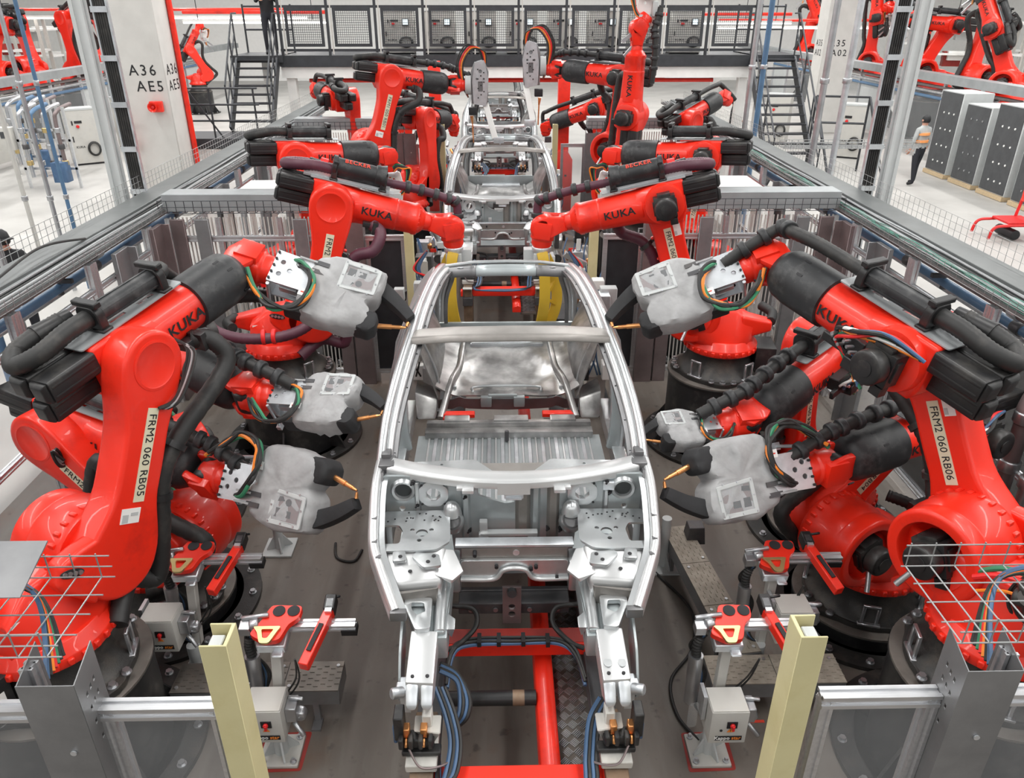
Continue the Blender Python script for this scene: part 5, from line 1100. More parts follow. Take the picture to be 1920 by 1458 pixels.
r, a5, _ = robot('far left welding robot on a tall pedestal reaching over the third car', (-2.53, 13.27, 1.47), 24.5, 18.1, -8.3, (1, .1, 0), 'FRM1 050 RB01', True, 'rubber', -1, 1)
tall_gun('grey long legged gun hanging left over the third car', a5+V((.2, .02, 0)), 1, (-.10, 13.9, 2.20))
r, a5, _ = robot('far right welding robot on a tall pedestal reaching over the third car', (2.18, 13.32, 1.42), 148.1, -6.2, 3.4, (-1, .1, 0), 'FRM1 050 RB02', True, 'rubber', 1, 1)
tall_gun('grey long legged gun standing taller on the right over the third car', a5+V((-.2, .02, .05)), -1, (.55, 13.8, 2.50))
r, a5, _ = robot('right welding robot with its arm pointing straight up above the line', (2.08, 12.09, .98), 152, -9.6, 91.9, (.6, 0, .8), 'FRM2 050 RB04', False, 'rubber', 1, 1, rear=False)
white_gun('white gun held up high by the upright arm at the top edge', a5+V((.12, 0, .45)), -1)
r, a5, _ = robot('far left welding robot turned to the fence, arm pointing away to the left', (-2.78, 14.98, .88), 120.2, 7.7, 4.5, (-.5, .5, -.6), None, True, 'rubber', -1, 2)
robot('far left welding robot partly hidden behind the long legged gun robot', (-1.75, 14.6, .6), 60, 0, -8, (.3, .4, -.8), None, True, 'rubber', -1, 2)
robot('far right welding robot half hidden behind the upright arm', (2.9, 14.3, .6), 40, 10, 15, (.8, .2, -.4), None, True, 'rubber', -1, 2)
for i, (x, y, yw, t2, ph) in enumerate(((-2.6, 17.2, 20, 10, -20), (2.6, 17.2, 160, 10, -20))):
    robot(('left', 'right')[i]+' welding robot beside the third car near the platform', (x, y, .5), yw, t2, ph, (0, .2, -1), None, True, 'rubber', (-1, 1)[i], 2)
# ------------------------------------------------------------ fixtures beside the cars
def fixture(lbl, x, y, s, seed):
    rr = random.Random(seed); g = thing('clamping_fixture', lbl, 'fixture', (x, y, 0), 0, 'clamping fixtures beside the line')
    b = MB(); b.box((0, 0, .05), (.5, .7, .1)); b.build('base', 'darksteel', g, None, .008, 1)
    b = MB(); b.box((s*.08, 0, .55), (.22, .26, .95)); b.build('column', 'offwhite', g, None, .01, 1)
    for k in range(10):
        m = rr.choice(('cabgrey', 'offwhite', 'black', 'steel', 'galv', 'darksteel', 'white')); b = MB()
        b.box((rr.uniform(-.22, .22), rr.uniform(-.32, .32), rr.uniform(.5, 1.45)), (rr.uniform(.06, .2), rr.uniform(.06, .22), rr.uniform(.06, .25))); b.build('clamp_block', m, g, None, .006, 1)
    for k in range(4):
        b = MB(); p = V((rr.uniform(-.2, .2), rr.uniform(-.3, .3), rr.uniform(.7, 1.3))); b.rcyl(p, p+V((rr.uniform(-.1, .1), rr.uniform(-.1, .1), rr.uniform(.1, .22))), .035, .008, 14); b.build('air_cylinder', rr.choice(('steel', 'copper', 'black')), g)
    b = MB(); b.beam((0, 0, 1.3), (-s*.28, 0, 1.45), .07, .08); b.build('clamp_arm', 'steel', g, None, .006, 1)
    b = MB(); b.box((-s*.05, -.2, 1.12), (.10, .02, .05)); b.build('red_marker', 'red', g)
    for k in range(5):
        b = MB(); q = rr.uniform(-.2, .2); b.hose([(q, -.2, 1.3), (q-.06*s, -.32, 1.1), (q+rr.uniform(-.1, .1), -.36, .8), (q, -.25, .5)], .010, 6); b.build('hose', rr.choice(('blue', 'blue', 'rubber')), g)
k = 0
for y, nm in ((8.15, 'before the second car'), (9.5, 'at the front of the second car'), (11.0, 'at the sill of the second car'), (15.6, 'before the third car'), (17.0, 'at the front of the third car'), (18.6, 'beside the third car')):
    for s, side in ((-1, 'left'), (1, 'right')): k += 1; fixture('grey clamping fixture with blue hoses '+nm+' on the '+side, s*(1.05 if y > 8.5 else .98), y, s, k)
for s, side in ((-1, 'left'), (1, 'right')):
    g = thing('lift_post', 'tall red steel post with stepped foot beside the third car on the '+side, 'post', (s*1.42, 18.0, 0), 0, 'red lift posts')
    b = MB(); b.box((0, 0, 1.6), (.26, .24, 3.2)); b.build('upright', 'red', g, None, .01)
    b = MB(); b.hull([(x, y, z) for x, z in ((-.22, 0), (.22, 0), (.22, 1.15), (.1, 1.35), (-.1, 1.35), (-.22, 1.15)) for y in (-.22, -.1)]); b.build('foot_housing', 'red', g, None, .01)
    for q in (-.07, .07): b = MB(); b.box((q, -.225, .8), (.05, .01, .04)); b.build('slot', 'ink', g)
# ------------------------------------------------------------ mezzanine with robot controllers
def controller(lbl, loc, rz=0., grp='robot controllers', coil=True, scr=True):
    g = thing('robot_controller', lbl, 'control cabinet', loc, rz, grp)
    b = MB(); b.box((0, 0, .80), (.80, .56, 1.5)); c = b.build('cabinet', 'offwhite', g, None, .01, 1)
    b = MB(); b.box((0, 0, 1.57), (.82, .58, .05)); b.build('cabinet_top', 'cabgrey', g)
    b = MB(); b.box((0, 0, .03), (.76, .52, .06)); b.build('plinth', 'ink', g)
    b = MB(); b.box((-.08, -.284, 1.22), (.20, .01, .07)); b.build('switch_panel', 'ink', c)
    b = MB(); b.rcyl((-.11, -.285, 1.10), (-.11, -.32, 1.10), .045, .01, 14); b.build('main_switch', 'redhose', c)
    b = MB(); b.box((-.24, -.284, 1.2), (.035, .02, .12)); b.build('handle', 'ink', c)
    b = MB(); b.box((-.3, -.284, .75), (.03, .01, .16)); b.build('door_latch', 'ink', c)
    if scr:
        b = MB(); b.box((.2, -.30, 1.16), (.17, .04, .26)); p = b.build('teach_pendant', 'cabdark', g, None, .01, 1)
        b = MB(); b.box((.2, -.322, 1.17), (.125, .004, .19)); b.build('pendant_screen', 'lit', p)
    if coil:
        b = MB()
        for k in range(4): b.tube([(.2+(.17-.012*k)*math.cos(t), -.31-.012*k, .45+(.2-.012*k)*math.sin(t)) for t in [i*math.pi/12 for i in range(24)]], .014, 6, closed=True)
        b.build('cable_coil', 'rubber', g)['kind'] = 'stuff'
    text('KUKA', .09, 'ink', c, (-.15, -.2825, .52), (1, 0, 0), (0, 0, 1), .02)
    return g
DZ = 3.15; PY = 21.0
pl = thing('mezzanine_platform', 'dark steel platform crossing the line at the back, white beam below', 'platform', (.5, PY, DZ))
b = MB(); b.box((0, 0, -.13), (12.0, .10, .26)); b.build('fascia', 'grate', pl)
b = MB(); b.box((0, 1.5, -.02), (12.0, 3.0, .04)); b.build('deck', 'grate', pl)
for y in (.12, 2.8): b = MB(); b.box((0, y, -.40), (12.0, .2, .26)); b.build('girder', 'white', pl)
for x in (-5.8, 5.8):
    for y in (.2, 2.8): b = MB(); b.box((x, y, -1.8), (.22, .22, 2.7)); b.build('support_leg', 'white', pl)
for i in range(11):
    b = MB(); x = -5.9+i*1.18; b.box((x, 0, 1.0), (.06, .07, 2.0)); b.build('railing_post', 'grate', pl)
    b = MB(); b.box((x+.09, 0.01, .9), (.03, .03, 1.75)); b.build('panel_upright', 'offwhite', pl)
for z in (.12, 1.10, 1.95): b = MB(); b.box((0, .03, z), (11.9, .05, .06)); b.build('railing', 'grate', pl)
for i in range(10):
    x0 = -5.9+i*1.18+.14; w = .93
    b = MB(); b.plate([(0, .2), (w, .2), (w, 1.07), (0, 1.07)], [[(.07, .27), (w-.07, .27), (w-.07, 1.0), (.07, 1.0)]], .04, TM((x0, -.02, 0), Mx(((1, 0, 0), (0, 0, 1), (0, 1, 0))))); f = b.build('panel_frame', 'grate', pl)
    b = MB(); mesh_panel(b, (x0+.06, -.01, .26), (w-.12, 0, 0), (0, 0, .75), 16, 14, .0035); b.build('panel_mesh', 'grate', pl)['kind'] = 'stuff'
for i in range(8): controller(('leftmost', 'second', 'third', 'fourth', 'fifth', 'sixth', 'seventh', 'rightmost')[i]+' of the robot controllers behind the platform mesh, counted from the left', (-2.55+i*1.05, PY+.75, DZ), 0, 'robot controllers on the platform').scale = (1, 1, .64)
for i, x in enumerate((-3.2, .3, 3.2)):
    g = thing('tube_light', ('left', 'middle', 'right')[i]+' lit tube lamp under the platform edge', 'lamp', (x, PY+.6, DZ-.62), 0, 'tube lamps under the platform')
    b = MB(); b.box((0, 0, 0), (2.2, .16, .05)); b.build('tube', 'lampwhite', g); b = MB(); b.box((0, 0, .045), (2.3, .2, .04)); b.build('housing', 'white', g)
b = MB(); b.cyl((-4.9, PY+.4, DZ-.62), (5.6, PY+.4, DZ-.62), .05, n=12); tag(b.build('sprinkler_pipe', 'red'), 'red sprinkler pipe under the platform girder', 'pipe')
def stairs(lbl, x, y1, z1, y0, z0, w, n):
    g = thing('steel_stairs', lbl, 'stairs', (x, y0, 0), 0, 'dark steel stairs')
    for q in (-1, 1):
        b = MB(); b.beam((q*w/2, 0, z0-.1), (q*w/2, y1-y0, z1-.1), .05, .24); b.build('stringer', 'grate', g)
        b = MB(); b.tube([(q*w/2, 0, z0+.9), (q*w/2, y1-y0, z1+.95), (q*w/2, y1-y0+.35, z1+.95)], .022, 8); b.tube([(q*w/2, 0, z0+.45), (q*w/2, y1-y0, z1+.5)], .018, 8); b.build('handrail', 'grate', g)
        for t in (0, .33, .66, 1): b = MB(); yy = (y1-y0)*t; zz = z0+(z1-z0)*t; b.cyl((q*w/2, yy, zz-.1), (q*w/2, yy, zz+.93), .02, n=8); b.build('baluster', 'grate', g)
    for i in range(n): t = (i+.5)/n; b = MB(); b.box((0, (y1-y0)*t, z0+(z1-z0)*t), (w-.06, .24, .035)); b.build('tread', 'grate', g)
stairs('steel stairs at the left end of the platform beside the marked column', -6.05, PY, DZ, 19.7, 1.65, 1.0, 8)
stairs('steel stairs at the right end of the platform leading down to the aisle', 6.95, PY, DZ, 18.4, .6, 1.1, 13)
lp = thing('landing', 'low dark steel landing with railings left of the left stairs', 'landing', (-7.1, 19.2, 1.5))
b = MB(); b.box((0, 0, -.1), (3.2, 1.2, .22)); b.build('deck', 'grate', lp)
b = MB(); b.box((0, 0, -.35), (3.2, 1.1, .24)); b.build('girder', 'white', lp)
for x in (-1.5, -.5, .5, 1.5): b = MB(); b.cyl((x, -.55, 0), (x, -.55, 1.1), .022, n=8); b.build('railing_post', 'grate', lp)
for z in (.4, .75, 1.1): b = MB(); b.tube([(-1.6, -.55, z), (1.6, -.55, z)], .022, 8); b.build('railing', 'grate', lp)
for x in (-1.2, 0): b = MB(); b.beam((x, -.55, 1.1), (x+.7, -.55, 0), .03, .03); b.build('brace', 'grate', lp)
for x in (-1.5, 1.5): b = MB(); b.box((x, 0, -.98), (.15, .15, 1.04)); b.build('support_leg', 'white', lp)
for i, (x, y, lb) in enumerate(((-6.05, 21.6, 'dark railing frame on the left platform landing'), (7.0, 21.7, 'dark railing frame on the right platform landing'))):
    g = thing('railing_frame', lb, 'railing', (x, y, DZ)); 
    b = MB(); b.box((0, .1, -.08), (1.3, 1.6, .16)); b.build('landing_deck', 'grate', g)
    for q in (-.62, 0, .62): b = MB(); b.cyl((q, .8, 0), (q, .8, 1.15), .025, n=8); b.build('railing_post', 'grate', g)
    for z in (.55, 1.1): b = MB(); b.tube([(-.64, .8, z), (.64, .8, z)], .024, 8); b.build('railing', 'grate', g)
    b = MB(); b.box((0, .1, -1.7), (.18, .18, 3.1)); b.build('support_leg', 'white', g)
gt = thing('barrier_gate', 'dark tubular barrier gate on the right aisle in front of the column', 'gate', (9.6, 22.5, 0), R(-15))
for x in (-.7, 0, .7): b = MB(); b.cyl((x, 0, 0), (x, 0, 2.0), .03, n=8); b.build('upright', 'grate', gt)
for z in (.7, 1.3, 2.0): b = MB(); b.cyl((-.7, 0, z), (.7, 0, z), .03, n=8); b.build('rail', 'grate', gt)
for x in (-.7, .7): b = MB(); b.beam((x, 0, 2.0), (x+.5, -1.2, 0), .05, .05); b.build('brace', 'grate', gt)
# ------------------------------------------------------------ concrete columns
def column(lbl, x, y, w, d, l1, l2, sz):
    g = thing('concrete_column', lbl, 'column', (x, y, 0), 0, 'concrete columns')
    b = MB(); b.box((0, 0, 4.5), (w, d, 9)); b.build('shaft', 'concrete', g, None, .02, 1)
    for i, t in enumerate((l1, l2)):
        text(t, sz, 'ink', g, (.1*i-.02, -d/2-.003, 3.05-i*sz*1.05), (1, 0, 0), (0, 0, 1), .006, 1.25); text(t, sz, 'ink', g, ((w/2+.003)*(1 if x < 0 else -1), 0, 3.05-i*sz*1.05), (0, 1 if x < 0 else -1, 0), (0, 0, 1), .006, 1.25)
    return g
c = column('pale concrete column stencilled A36 AE5 left of the platform', -7.48, 17.9, .88, .8, 'A36', 'AE5', .30)
b = MB(); b.cyl((.50, .36, 0), (.50, .36, 9), .06, n=12); b.build('red_pipe', 'red', c)
g = thing('alarm_horn', 'square red alarm horn on the stencilled column', 'alarm horn', (-7.35, 17.47, 2.35))
b = MB(); b.box((.04, -.06, 0), (.26, .12, .22)); b.build('housing', 'red', g, None, .02); b = MB(); b.lathe([(.02, 0), (.05, .06), (.09, .10), (.10, .10), (.06, .05), (.03, -.01)], 18, TM((0, -.11, 0)) @ Mx.Rotation(R(90), 4, 'X')); b.build('horn', 'red', g); b = MB(); b.rcyl((-.0, -.12, 0), (0, -.18, 0), .035, .01, 12); b.build('horn_core', 'redhose', g)
g = thing('warning_sign', 'small red and white sign on a thin red pole left of the column', 'sign', (-7.95, 17.3, 0))
b = MB(); b.cyl((0, 0, 0), (0, 0, 2.1), .015, n=8); b.build('pole', 'redhose', g); b = MB(); b.box((0, -.02, 1.62), (.24, .02, .22)); b.build('sign_plate', 'redhose', g); b = MB(); b.box((0, -.032, 1.62), (.19, .004, .10)); b.build('sign_field', 'sticker', g); b = MB(); b.box((-.04, -.02, 2.05), (.30, .05, .10)); b.build('beacon', 'redhose', g)
column('pale concrete column stencilled A35 A02 on the right', 12.1, 30.0, 1.0, .9, 'A35', 'A02', .30)
# ------------------------------------------------------------ tall service posts with cable ladders
def service_post(lbl, x, y, s):
    g = thing('service_post', lbl, 'post', (x, y, 0), 0, 'service posts')
    b = MB(); profile(b, (0, 0, 0), (0, 0, 9), .14, (1, 0, 0)); b.build('steel_post', 'cabgrey', g)
    b = MB(); b.box((s*.24, .0, 4.5), (.13, .05, 9)); b.build('cable_run', 'rubber', g)
    for k in range(5): b = MB(); b.cyl((s*(.19+.025*k), -.03, 0), (s*(.19+.025*k), -.03, 9), .012, n=6); b.build('cable', 'rubber', g)
    for q in (.16, .32): b = MB(); b.box((s*q, 0, 4.5), (.02, .05, 9)); b.build('ladder_side', 'galv', g)
    for i in range(18): b = MB(); b.box((s*.24, -.05, .25+i*.5), (.18, .02, .06)); b.build('rung', 'galv', g)
service_post('tall grey post with black cable ladder behind the left tray', -4.72, 9.6, 1)
service_post('tall grey post with black cable ladder behind the right tray', 4.78, 9.6, -1)
for i, (x, y, r, m, lb) in enumerate(((-5.25, 7.4, .05, 'bluepipe', 'upright blue pipe near the left edge'), (-5.75, 8.6, .04, 'steel', 'upright steel pipe behind the blue pipe at the left edge'), (-7.2, 12.4, .035, 'steel', 'thin steel upright left of the cable ladder post'), (-7.6, 12.4, .035, 'offwhite', 'thin pale upright further left'), (-7.0, 12.5, .03, 'bluepipe', 'thin blue upright pipe left of the cable ladder post'),
        (4.75, 15.5, .05, 'steel', 'steel upright right of the platform mesh'), (5.0, 15.6, .05, 'bluepipe', 'blue upright pipe right of the platform mesh'), (5.0, 12.6, .05, 'steel', 'steel upright before the right stairs'), (5.35, 12.6, .05, 'galv', 'second steel upright before the right stairs'))):
    b = MB(); b.cyl((0, 0, 0), (0, 0, 9), r, n=12); g = thing('upright_pipe', lb, 'pipe', (x, y, 0), 0, 'upright pipes'); b.build('pipe_run', m, g)
    for z in (1.5, 3.2): b = MB(); b.rcyl((0, 0, z), (0, 0, z+.08), r*1.4, .01, 12); b.build('pipe_coupling', 'steel', g)
g = thing('wire_cable_tray', 'wire basket tray crossing from the right fence to the aisle on a post', 'cable tray', (5.6, 12.9, 2.2))
b = MB(); mesh_panel(b, (-1.0, -.12, 0), (2.2, 0, 0), (0, 0, .1), 22, 2, .004); mesh_panel(b, (-1.0, .12, 0), (2.2, 0, 0), (0, 0, .1), 22, 2, .004); mesh_panel(b, (-1.0, -.12, 0), (2.2, 0, 0), (0, .24, 0), 22, 3, .004); b.build('wire_basket', 'wire', g)['kind'] = 'stuff'
b = MB(); profile(b, (.9, 0, -2.2), (.9, 0, 0), .08, (1, 0, 0)); b.build('post', 'alu', g); b = MB(); b.beam((.9, 0, -.6), (.5, 0, -.02), .03, .03); b.build('brace', 'alu', g)
# ------------------------------------------------------------ neighbouring lines
for s, X, side in ((-1, -14.6, 'left'), (1, 13.8, 'right')):
    g = thing('neighbour_fence', 'fence and grey cable tray of the neighbouring line on the far '+side, 'fence', (X, 24, 0), 0, 'fences of the neighbouring lines')
    b = MB(); b.box((0, 3, 2.25), (.4, 40, .24)); b.build('cable_tray', 'tray', g)
    for z, m in ((1.98, 'sheetbrown'), (1.82, 'steel'), (1.66, 'bluepipe')): b = MB(); b.cyl((0, -17, z), (0, 17, z), .05, n=10); b.build('pipe_run', m, g)
    for i in range(18): b = MB(); profile(b, (0, -17+2*i, 0), (0, -17+2*i, 2.1), .08, (1, 0, 0)); b.build('fence_post', 'alu', g)
    for i in range(17):
        b = MB(); b.box((s*.03, -16+2*i, 1.0), (.01, 1.9, 1.8)); b.build('clear_panel', ('vinyl', 'cabgrey', 'vinyl', 'offwhite', 'vinyl')[i % 5], g)
POS = [(-16.6, 28.6, -100, -25, 20), (-16.9, 30.6, 150, 10, -10), (-16.4, 32.4, -20, -5, 30), (-16.8, 34.6, 60, 15, -20), (-16.4, 37.0, -140, 5, 50), (-13.0, 36, 40, -30, 55), (15.2, 23.4, 130, 25, 60), (15.8, 26.2, 200, -10, 40), (15.4, 28.6, 170, -25, 5), (16.2, 31.0, 110, 10, 15), (15.6, 33.4, 150, 0, 80), (15.6, 40.5, 190, -10, 55)]
for i, (x, y, yw, t2, ph) in enumerate(POS):
    nth = ('nearest', 'second', 'third', 'fourth', 'fifth', 'farthest')[i % 6]
    r, a5, _ = robot(nth+' red robot above the neighbouring line tray on the far '+('left' if x < 0 else 'right'), (x, y, .9), yw, t2, ph, (.3, .3, -.8), None, i % 2 == 0, 'rubber', -1, 2, 'red robots of the neighbouring lines')
    k = 1.0 if i == 5 else 1.4; r.scale = (k, k, k)
    if i % 3 != 1:
        d = a5-V((x, y, 0)); white_gun('white plate gun on the '+nth+' robot of the far '+('left' if x < 0 else 'right')+' line', V((x, y, 0))+d*k+V((.1, 0, -.25)), 1 if x < 0 else -1)
for i, (x, y, lb) in enumerate(((-12.4, 24.0, 'pale control cabinet on the left aisle floor beside the neighbouring fence'), (-12.6, 18.2, 'pale control cabinet nearest on the left aisle'), (-12.3, 27.0, 'pale control cabinet furthest on the left aisle'), (9.6, 27.5, 'pale control cabinet on the right aisle left of the dark cabinets'), (10.9, 24.6, 'pale control cabinet on the right aisle beside the service post'))):
    controller(lb, (x, y, 0), R(35 if x < 0 else -30), 'control cabinets on the aisles', True, False)
for i, (x, y, lb) in enumerate(((-3.15, 10.7, 'white enclosure behind the left cross fence'), (3.15, 10.9, 'white enclosure behind the right cross fence'))):
    g = thing('enclosure', lb, 'enclosure', (x, y, 0), 0, 'white enclosures')
    b = MB(); b.box((0, .3, 1.93), (1.2, 1.3, .06)); b.build('roof', 'white', g, None, .01, 1)
    for k in range(12): b = MB(); b.box((-.55+.1*k, -.3, .95), (.07, .02, 1.9)); b.build('strip', 'vinyl' if k % 3 else 'offwhite', g)
    for q in (-.6, .6): b = MB(); b.box((q, -.3, .95), (.06, .06, 1.9)); b.build('frame_post', 'white', g)
for i in range(4):
    y = 17.6+i*1.35; h = (2.0, 2.05, 1.9, 2.1)[i]
    g = thing('switch_cabinet', ('nearest', 'second', 'third', 'farthest')[i]+' dark fronted electrical cabinet on a pallet on the right aisle', 'electrical cabinet', (12.6, y, 0), 0, 'dark fronted electrical cabinets')
    b = MB(); b.box((0, 0, .06), (.9, 1.1, .10)); b.build('pallet', 'wood', g)
    b = MB(); b.box((0, 0, .11+h/2), (.8, 1.1, h)); b.build('cabinet', 'cabgrey', g, None, .01, 1)
    b = MB(); b.box((-.405, 0, .11+h/2), (.02, 1.02, h-.06)); d = b.build('door', 'cabdark', g)
    for j in range(4):
        for k in range(3): b = MB(); b.cyl((-.415, -.3+.25*k, .4+j*.42), (-.43, -.3+.25*k, .4+j*.42), .025, n=8); b.build('latch', 'sticker' if i % 2 else 'steel', d)
g = thing('hand_trolley', 'red tubular trolley at the right edge on the aisle', 'trolley', (10.35, 15.3, 0))
for q in (-.3, .3): b = MB(); b.hose([(-.5, q, .05), (-.42, q, .28), (-.1, q, .32), (.5, q, .32)], .03, 8); b.build('side_tube', 'redhose', g)
b = MB(); b.box((.15, 0, .36), (.6, .6, .05)); b.build('platform', 'redhose', g, None, .01, 1)
for q in (-.25, .25): b = MB(); b.cyl((.3, q, .35), (.42, q, 1.25), .03, n=8); b.build('handle_tube', 'redhose', g)
b = MB(); b.box((.36, 0, .95), (.08, .5, .5)); b.build('back_plate', 'red', g); b = MB(); b.rcyl((.05, -.3, .12), (.05, .3, .12), .1, .02, 16); b.build('wheel', 'ink', g)
# ------------------------------------------------------------ background lamps, pipes, machines
for i, (x, y, z, w, lb) in enumerate(((-15, 36, 3.75, 14, 'long lit strip lamp across the far left line'), (16, 38, 3.3, 12, 'long lit strip lamp across the far right line'), (8.5, 33, 3.6, 6, 'lit strip lamp right behind the platform'), (-8.5, 30, 3.7, 5, 'lit strip lamp left behind the platform'))):
    g = thing('strip_lamp', lb, 'lamp', (x, y, z), 0, 'strip lamps'); b = MB(); b.box((0, 0, .02), (w, .2, .05)); b.build('tube', 'lampwhite', g); b = MB(); b.box((0, 0, .09), (w, .3, .06)); b.build('housing', 'white', g)
    for q in (-.4, .4): b = MB(); b.cyl((w*q, 0, .1), (w*q, 0, 9-z), .015, n=6); b.build('hanger', 'grate', g)
    b = MB(); b.cyl((-w/2, 0, .35), (w/2, 0, .35), .06, n=10); b.build('sprinkler_pipe', 'red', g)
rr = random.Random(11)
for i in range(14):
    left = i < 7; x = (-1 if left else 1)*rr.uniform(20.5, 25); y = 30+2.2*(i % 7)
    g = thing('machine_unit', ('first', 'second', 'third', 'fourth', 'fifth', 'sixth', 'seventh')[i % 7]+' pale machine frame behind the neighbouring robots on the far '+('left' if left else 'right'), 'machine', (x, y, 0), rr.uniform(-.3, .3), 'pale machine frames')
    h = rr.uniform(2.4, 3.8)
    for a in (-.9, .9):
        for c in (-.5, .5): b = MB(); b.box((a, c, h/2), (.12, .12, h)); b.build('frame_post', 'offwhite', g)
    for k in range(3): b = MB(); b.box((0, 0, h*(k+1)/3), (1.9, 1.1, .08)); b.build('shelf', 'white', g)
    for k in range(4): b = MB(); b.box((rr.uniform(-.6, .6), rr.uniform(-.3, .3), rr.uniform(.6, h)), (rr.uniform(.3, .8), .5, rr.uniform(.2, .6))); b.build('equipment_box', rr.choice(('cabgrey', 'white', 'darksteel', 'galv', 'red_dull')), g, None, .01, 1)
for i, (x, y, lb) in enumerate(((-11.6, 20.4, 'pipe and valve station on the left aisle nearest the tray'), (-12.9, 22.2, 'pipe and valve station on the left aisle by the neighbouring fence'))):
    g = thing('valve_station', lb, 'valve station', (x, y, 0), 0, 'valve stations')
    for k in range(4):
        b = MB(); q = -.45+.3*k; b.hose([(q, 0, .3), (q, 0, 1.6), (q+.05, .1, 1.9), (q+.05, .8, 2.0)], .05, 10, 6); b.build('pipe_run', ('steel', 'bluepipe', 'steel', 'sheetbrown')[k], g)
        for z in (.6, 1.0, 1.4): b = MB(); b.rcyl((q, 0, z), (q, 0, z+.12), .08, .01, 12); b.build('pipe_coupling', ('brass', 'steel', 'darksteel')[(k+int(z*5)) % 3], g)
    for z in (.5, 1.2): b = MB(); b.box((0, .1, z), (1.4, .06, .06)); b.build('support_rail', 'alu', g)
    for q in (-.65, .65): b = MB(); b.box((q, .1, 1.0), (.06, .06, 2.0)); b.build('support_post', 'alu', g)
    b = MB(); b.box((.35, -.1, .45), (.35, .3, .5)); b.build('filter_unit', 'blue', g, None, .02)
    b = MB(); b.box((-.9, .1, 1.25), (.4, .3, .55)); b.build('meter_box', 'offwhite', g, None, .02); b = MB(); b.box((-.9, -.055, 1.35), (.16, .01, .16)); b.build('meter_display', 'cabdark', g)
# ------------------------------------------------------------ people
def person(lbl, loc, rz, J, top, legs, vest=None, h=1.75, cap=None):
    g = thing('person', lbl, 'person', loc, rz)
    me = bpy.data.meshes.new('body'); names = list(J); vs = [V(J[n][0]) for n in names]; ix = {n: i for i, n in enumerate(names)}
    ed = [(ix[J[n][2]], ix[n]) for n in names if J[n][2]]
    me.from_pydata(vs, ed, []); o = bpy.data.objects.new('tmp', me); COL.objects.link(o)
    m = o.modifiers.new('s', 'SKIN'); m2 = o.modifiers.new('u', 'SUBSURF'); m2.levels = 2; m2.render_levels = 2
    for n in names: d = me.skin_vertices[0].data[ix[n]]; r = J[n][1]; d.radius = (r, r) if not isinstance(r, tuple) else r; d.use_root = n == 'pelvis'
    dg = bpy.context.evaluated_depsgraph_get(); bm = bpy.data.meshes.new_from_object(o.evaluated_get(dg)); bpy.data.objects.remove(o)
    bm.name = 'body'; bm.materials.clear()
    for q in (top, legs, 'skin', 'ink', vest or top): bm.materials.append(M[q])
    hd = V(J['head'][0]); hands = [V(J[n][0]) for n in ('handL', 'handR')]; pz = J['pelvis'][0][2]
    for p in bm.polygons:
        c = p.center; p.use_smooth = True
        k = 0
        if c.z < pz+.02 and all((c-q).length > .15 for q in hands): k = 1
        if c.z < .09: k = 3
        if c.z > J['neck'][0][2]+.02: k = 2
        if any((c-q).length < .11 for q in hands): k = 2
        p.material_index = k
    link('body', bm, g)
    b = MB(); b.lathe([(.0, .135), (.05, .13), (.09, .09), (.104, .03), (.102, -.03), (.09, -.05)], 18, TM(hd+V((0, .012, .0)))); b.build('cap' if cap else 'hair', cap or 'ink', g)
    if cap: b = MB(); b.box((0, -.13, .03), (.13, .09, .012), TM(hd)); b.build('cap_peak', cap, g)
    f = hd+V((0, -.09, 0))
    b = MB(); b.hull([tuple(f+V(q)) for q in ((-.012, 0, .0), (.012, 0, .0), (0, -.028, -.02), (0, 0, .035), (0, 0, -.028))]); b.build('nose', 'skin', g)
    for q in (-.034, .034): b = MB(); b.rcyl(tuple(f+V((q, .008, .022))), tuple(f+V((q, -.004, .022))), .010, .003, 10); b.build('eye', 'ink', g)
    b = MB(); b.box(tuple(f+V((0, .0, -.055))), (.045, .012, .01)); b.build('mouth', 'red_dull', g)
    for q in (-.1, .1): b = MB(); b.rcyl((hd.x+q-.006, hd.y, hd.z), (hd.x+q+.006, hd.y, hd.z), .03, .005, 10); b.build('ear', 'skin', g)
    if vest:
        for z in (pz+.18, pz+.36): b = MB(); b.lathe([(.175, -.03), (.19, -.03), (.19, .03), (.175, .03)], 22, TM((0, 0, z)) @ Mx.Diagonal((1, .76, 1, 1))); b.build('reflective_band', 'hiviz', g)
    for n in ('handL', 'handR'):
        p = V(J[n][0])
        for k in range(4): b = MB(); b.hose([p+V((-.03+.02*k, -.01, -.03)), p+V((-.032+.021*k, -.025, -.075)), p+V((-.03+.02*k, -.055, -.10-.006*(k in (1, 2))))], .009, 6, 4); b.build('finger', 'skin', g)
        b = MB(); b.hose([p+V((.03, -.03, 0)), p+V((.04, -.06, -.03)), p+V((.03, -.08, -.05))], .010, 6, 4); b.build('thumb', 'skin', g)
    return g
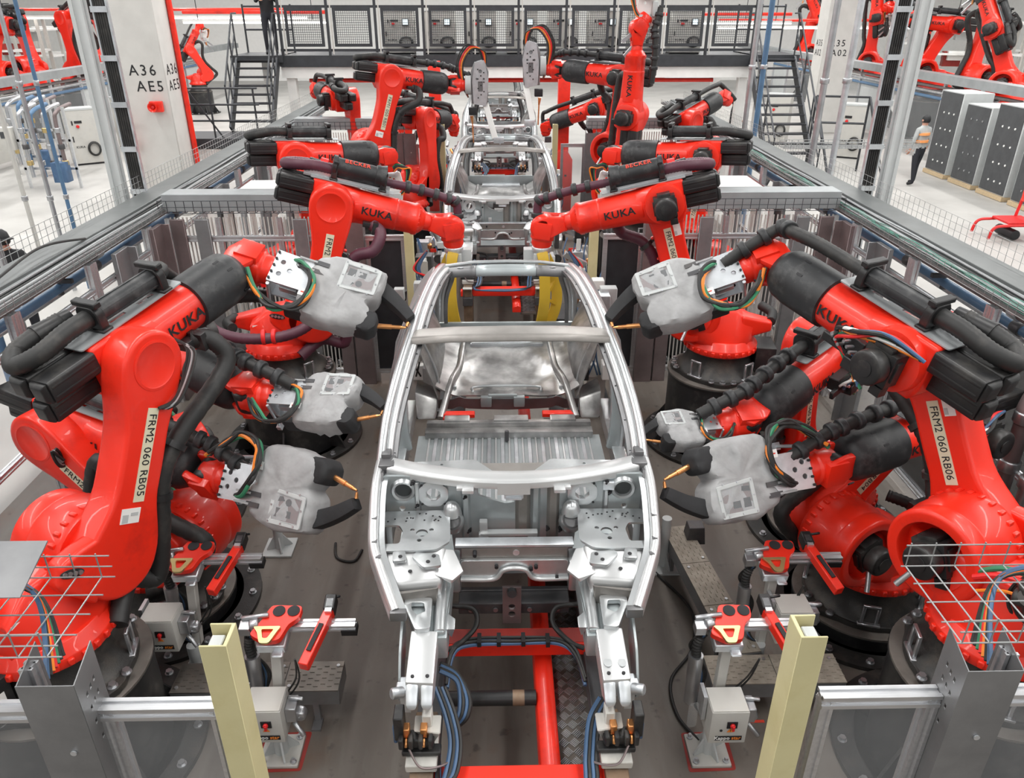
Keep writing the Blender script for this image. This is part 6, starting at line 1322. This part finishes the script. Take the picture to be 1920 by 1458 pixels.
def pose(sh=0., armL=None, armR=None, lean=0.):
    j = {'pelvis': ((0, 0, .95), (.15, .11), None), 'spine': ((0, -lean*.4, 1.15), (.145, .105), 'pelvis'), 'chest': ((0, -lean, 1.36), (.165, .115), 'spine'), 'neck': ((0, -lean*1.1, 1.50), .055, 'chest'), 'head': ((0, -lean*1.2-.01, 1.64), (.088, .1), 'neck'), 'crown': ((0, -lean*1.2, 1.71), (.075, .085), 'head')}
    for s, n, a in ((1, 'L', armL), (-1, 'R', armR)):
        a = a or [(s*.26, .0, 1.15), (s*.27, -.06, .90)]
        j['sh'+n] = ((s*.19, -lean, 1.42), .065, 'chest'); j['el'+n] = (a[0], .048, 'sh'+n); j['wr'+n] = (tuple(V(a[0]).lerp(V(a[1]), .85)), .033, 'el'+n); j['hand'+n] = (a[1], (.042, .03), 'wr'+n)
        j['hip'+n] = ((s*.10, 0, .88), .095, 'pelvis'); j['kn'+n] = ((s*.11, -.02+sh*s, .50), .062, 'hip'+n); j['an'+n] = ((s*.11, .02+sh*1.5*s, .09), .042, 'kn'+n); j['toe'+n] = ((s*.12, -.15+sh*1.5*s, .04), (.045, .03), 'an'+n)
    return j
person('person in black shirt and dark cap at the left edge behind the fence', (-6.35, 9.6, 0), R(60), pose(0, [(.30, -.05, 1.18), (.16, -.26, 1.12)]), 'shirt', 'pants', None, cap='ink')
person('worker in grey vest with orange bands seen from behind beside the dark cabinets', (10.95, 20.4, 0), R(200), pose(.06), 'vest', 'pants', 'hiviz')
person('person in dark trousers standing at the top of the left stairs, seen below the chest', (-5.75, 21.35, DZ), R(10), pose(.05, [(.25, -.1, 1.2), (.12, -.26, 1.35)], [(-.25, -.1, 1.2), (-.1, -.26, 1.33)]), 'shirt', 'pants')
person('person in dark clothes standing under the platform right of the white leg', (6.05, 24.2, 0), R(-60), pose(.0, [(.28, -.06, 1.15), (.2, -.28, 1.1)], None, .05), 'shirt', 'pants')
person('person in dark jacket under the platform further right beside the stairs', (7.2, 24.6, 0), R(80), pose(.0, None, [(-.28, -.06, 1.15), (-.15, -.28, 1.1)]), 'shirt', 'pants')
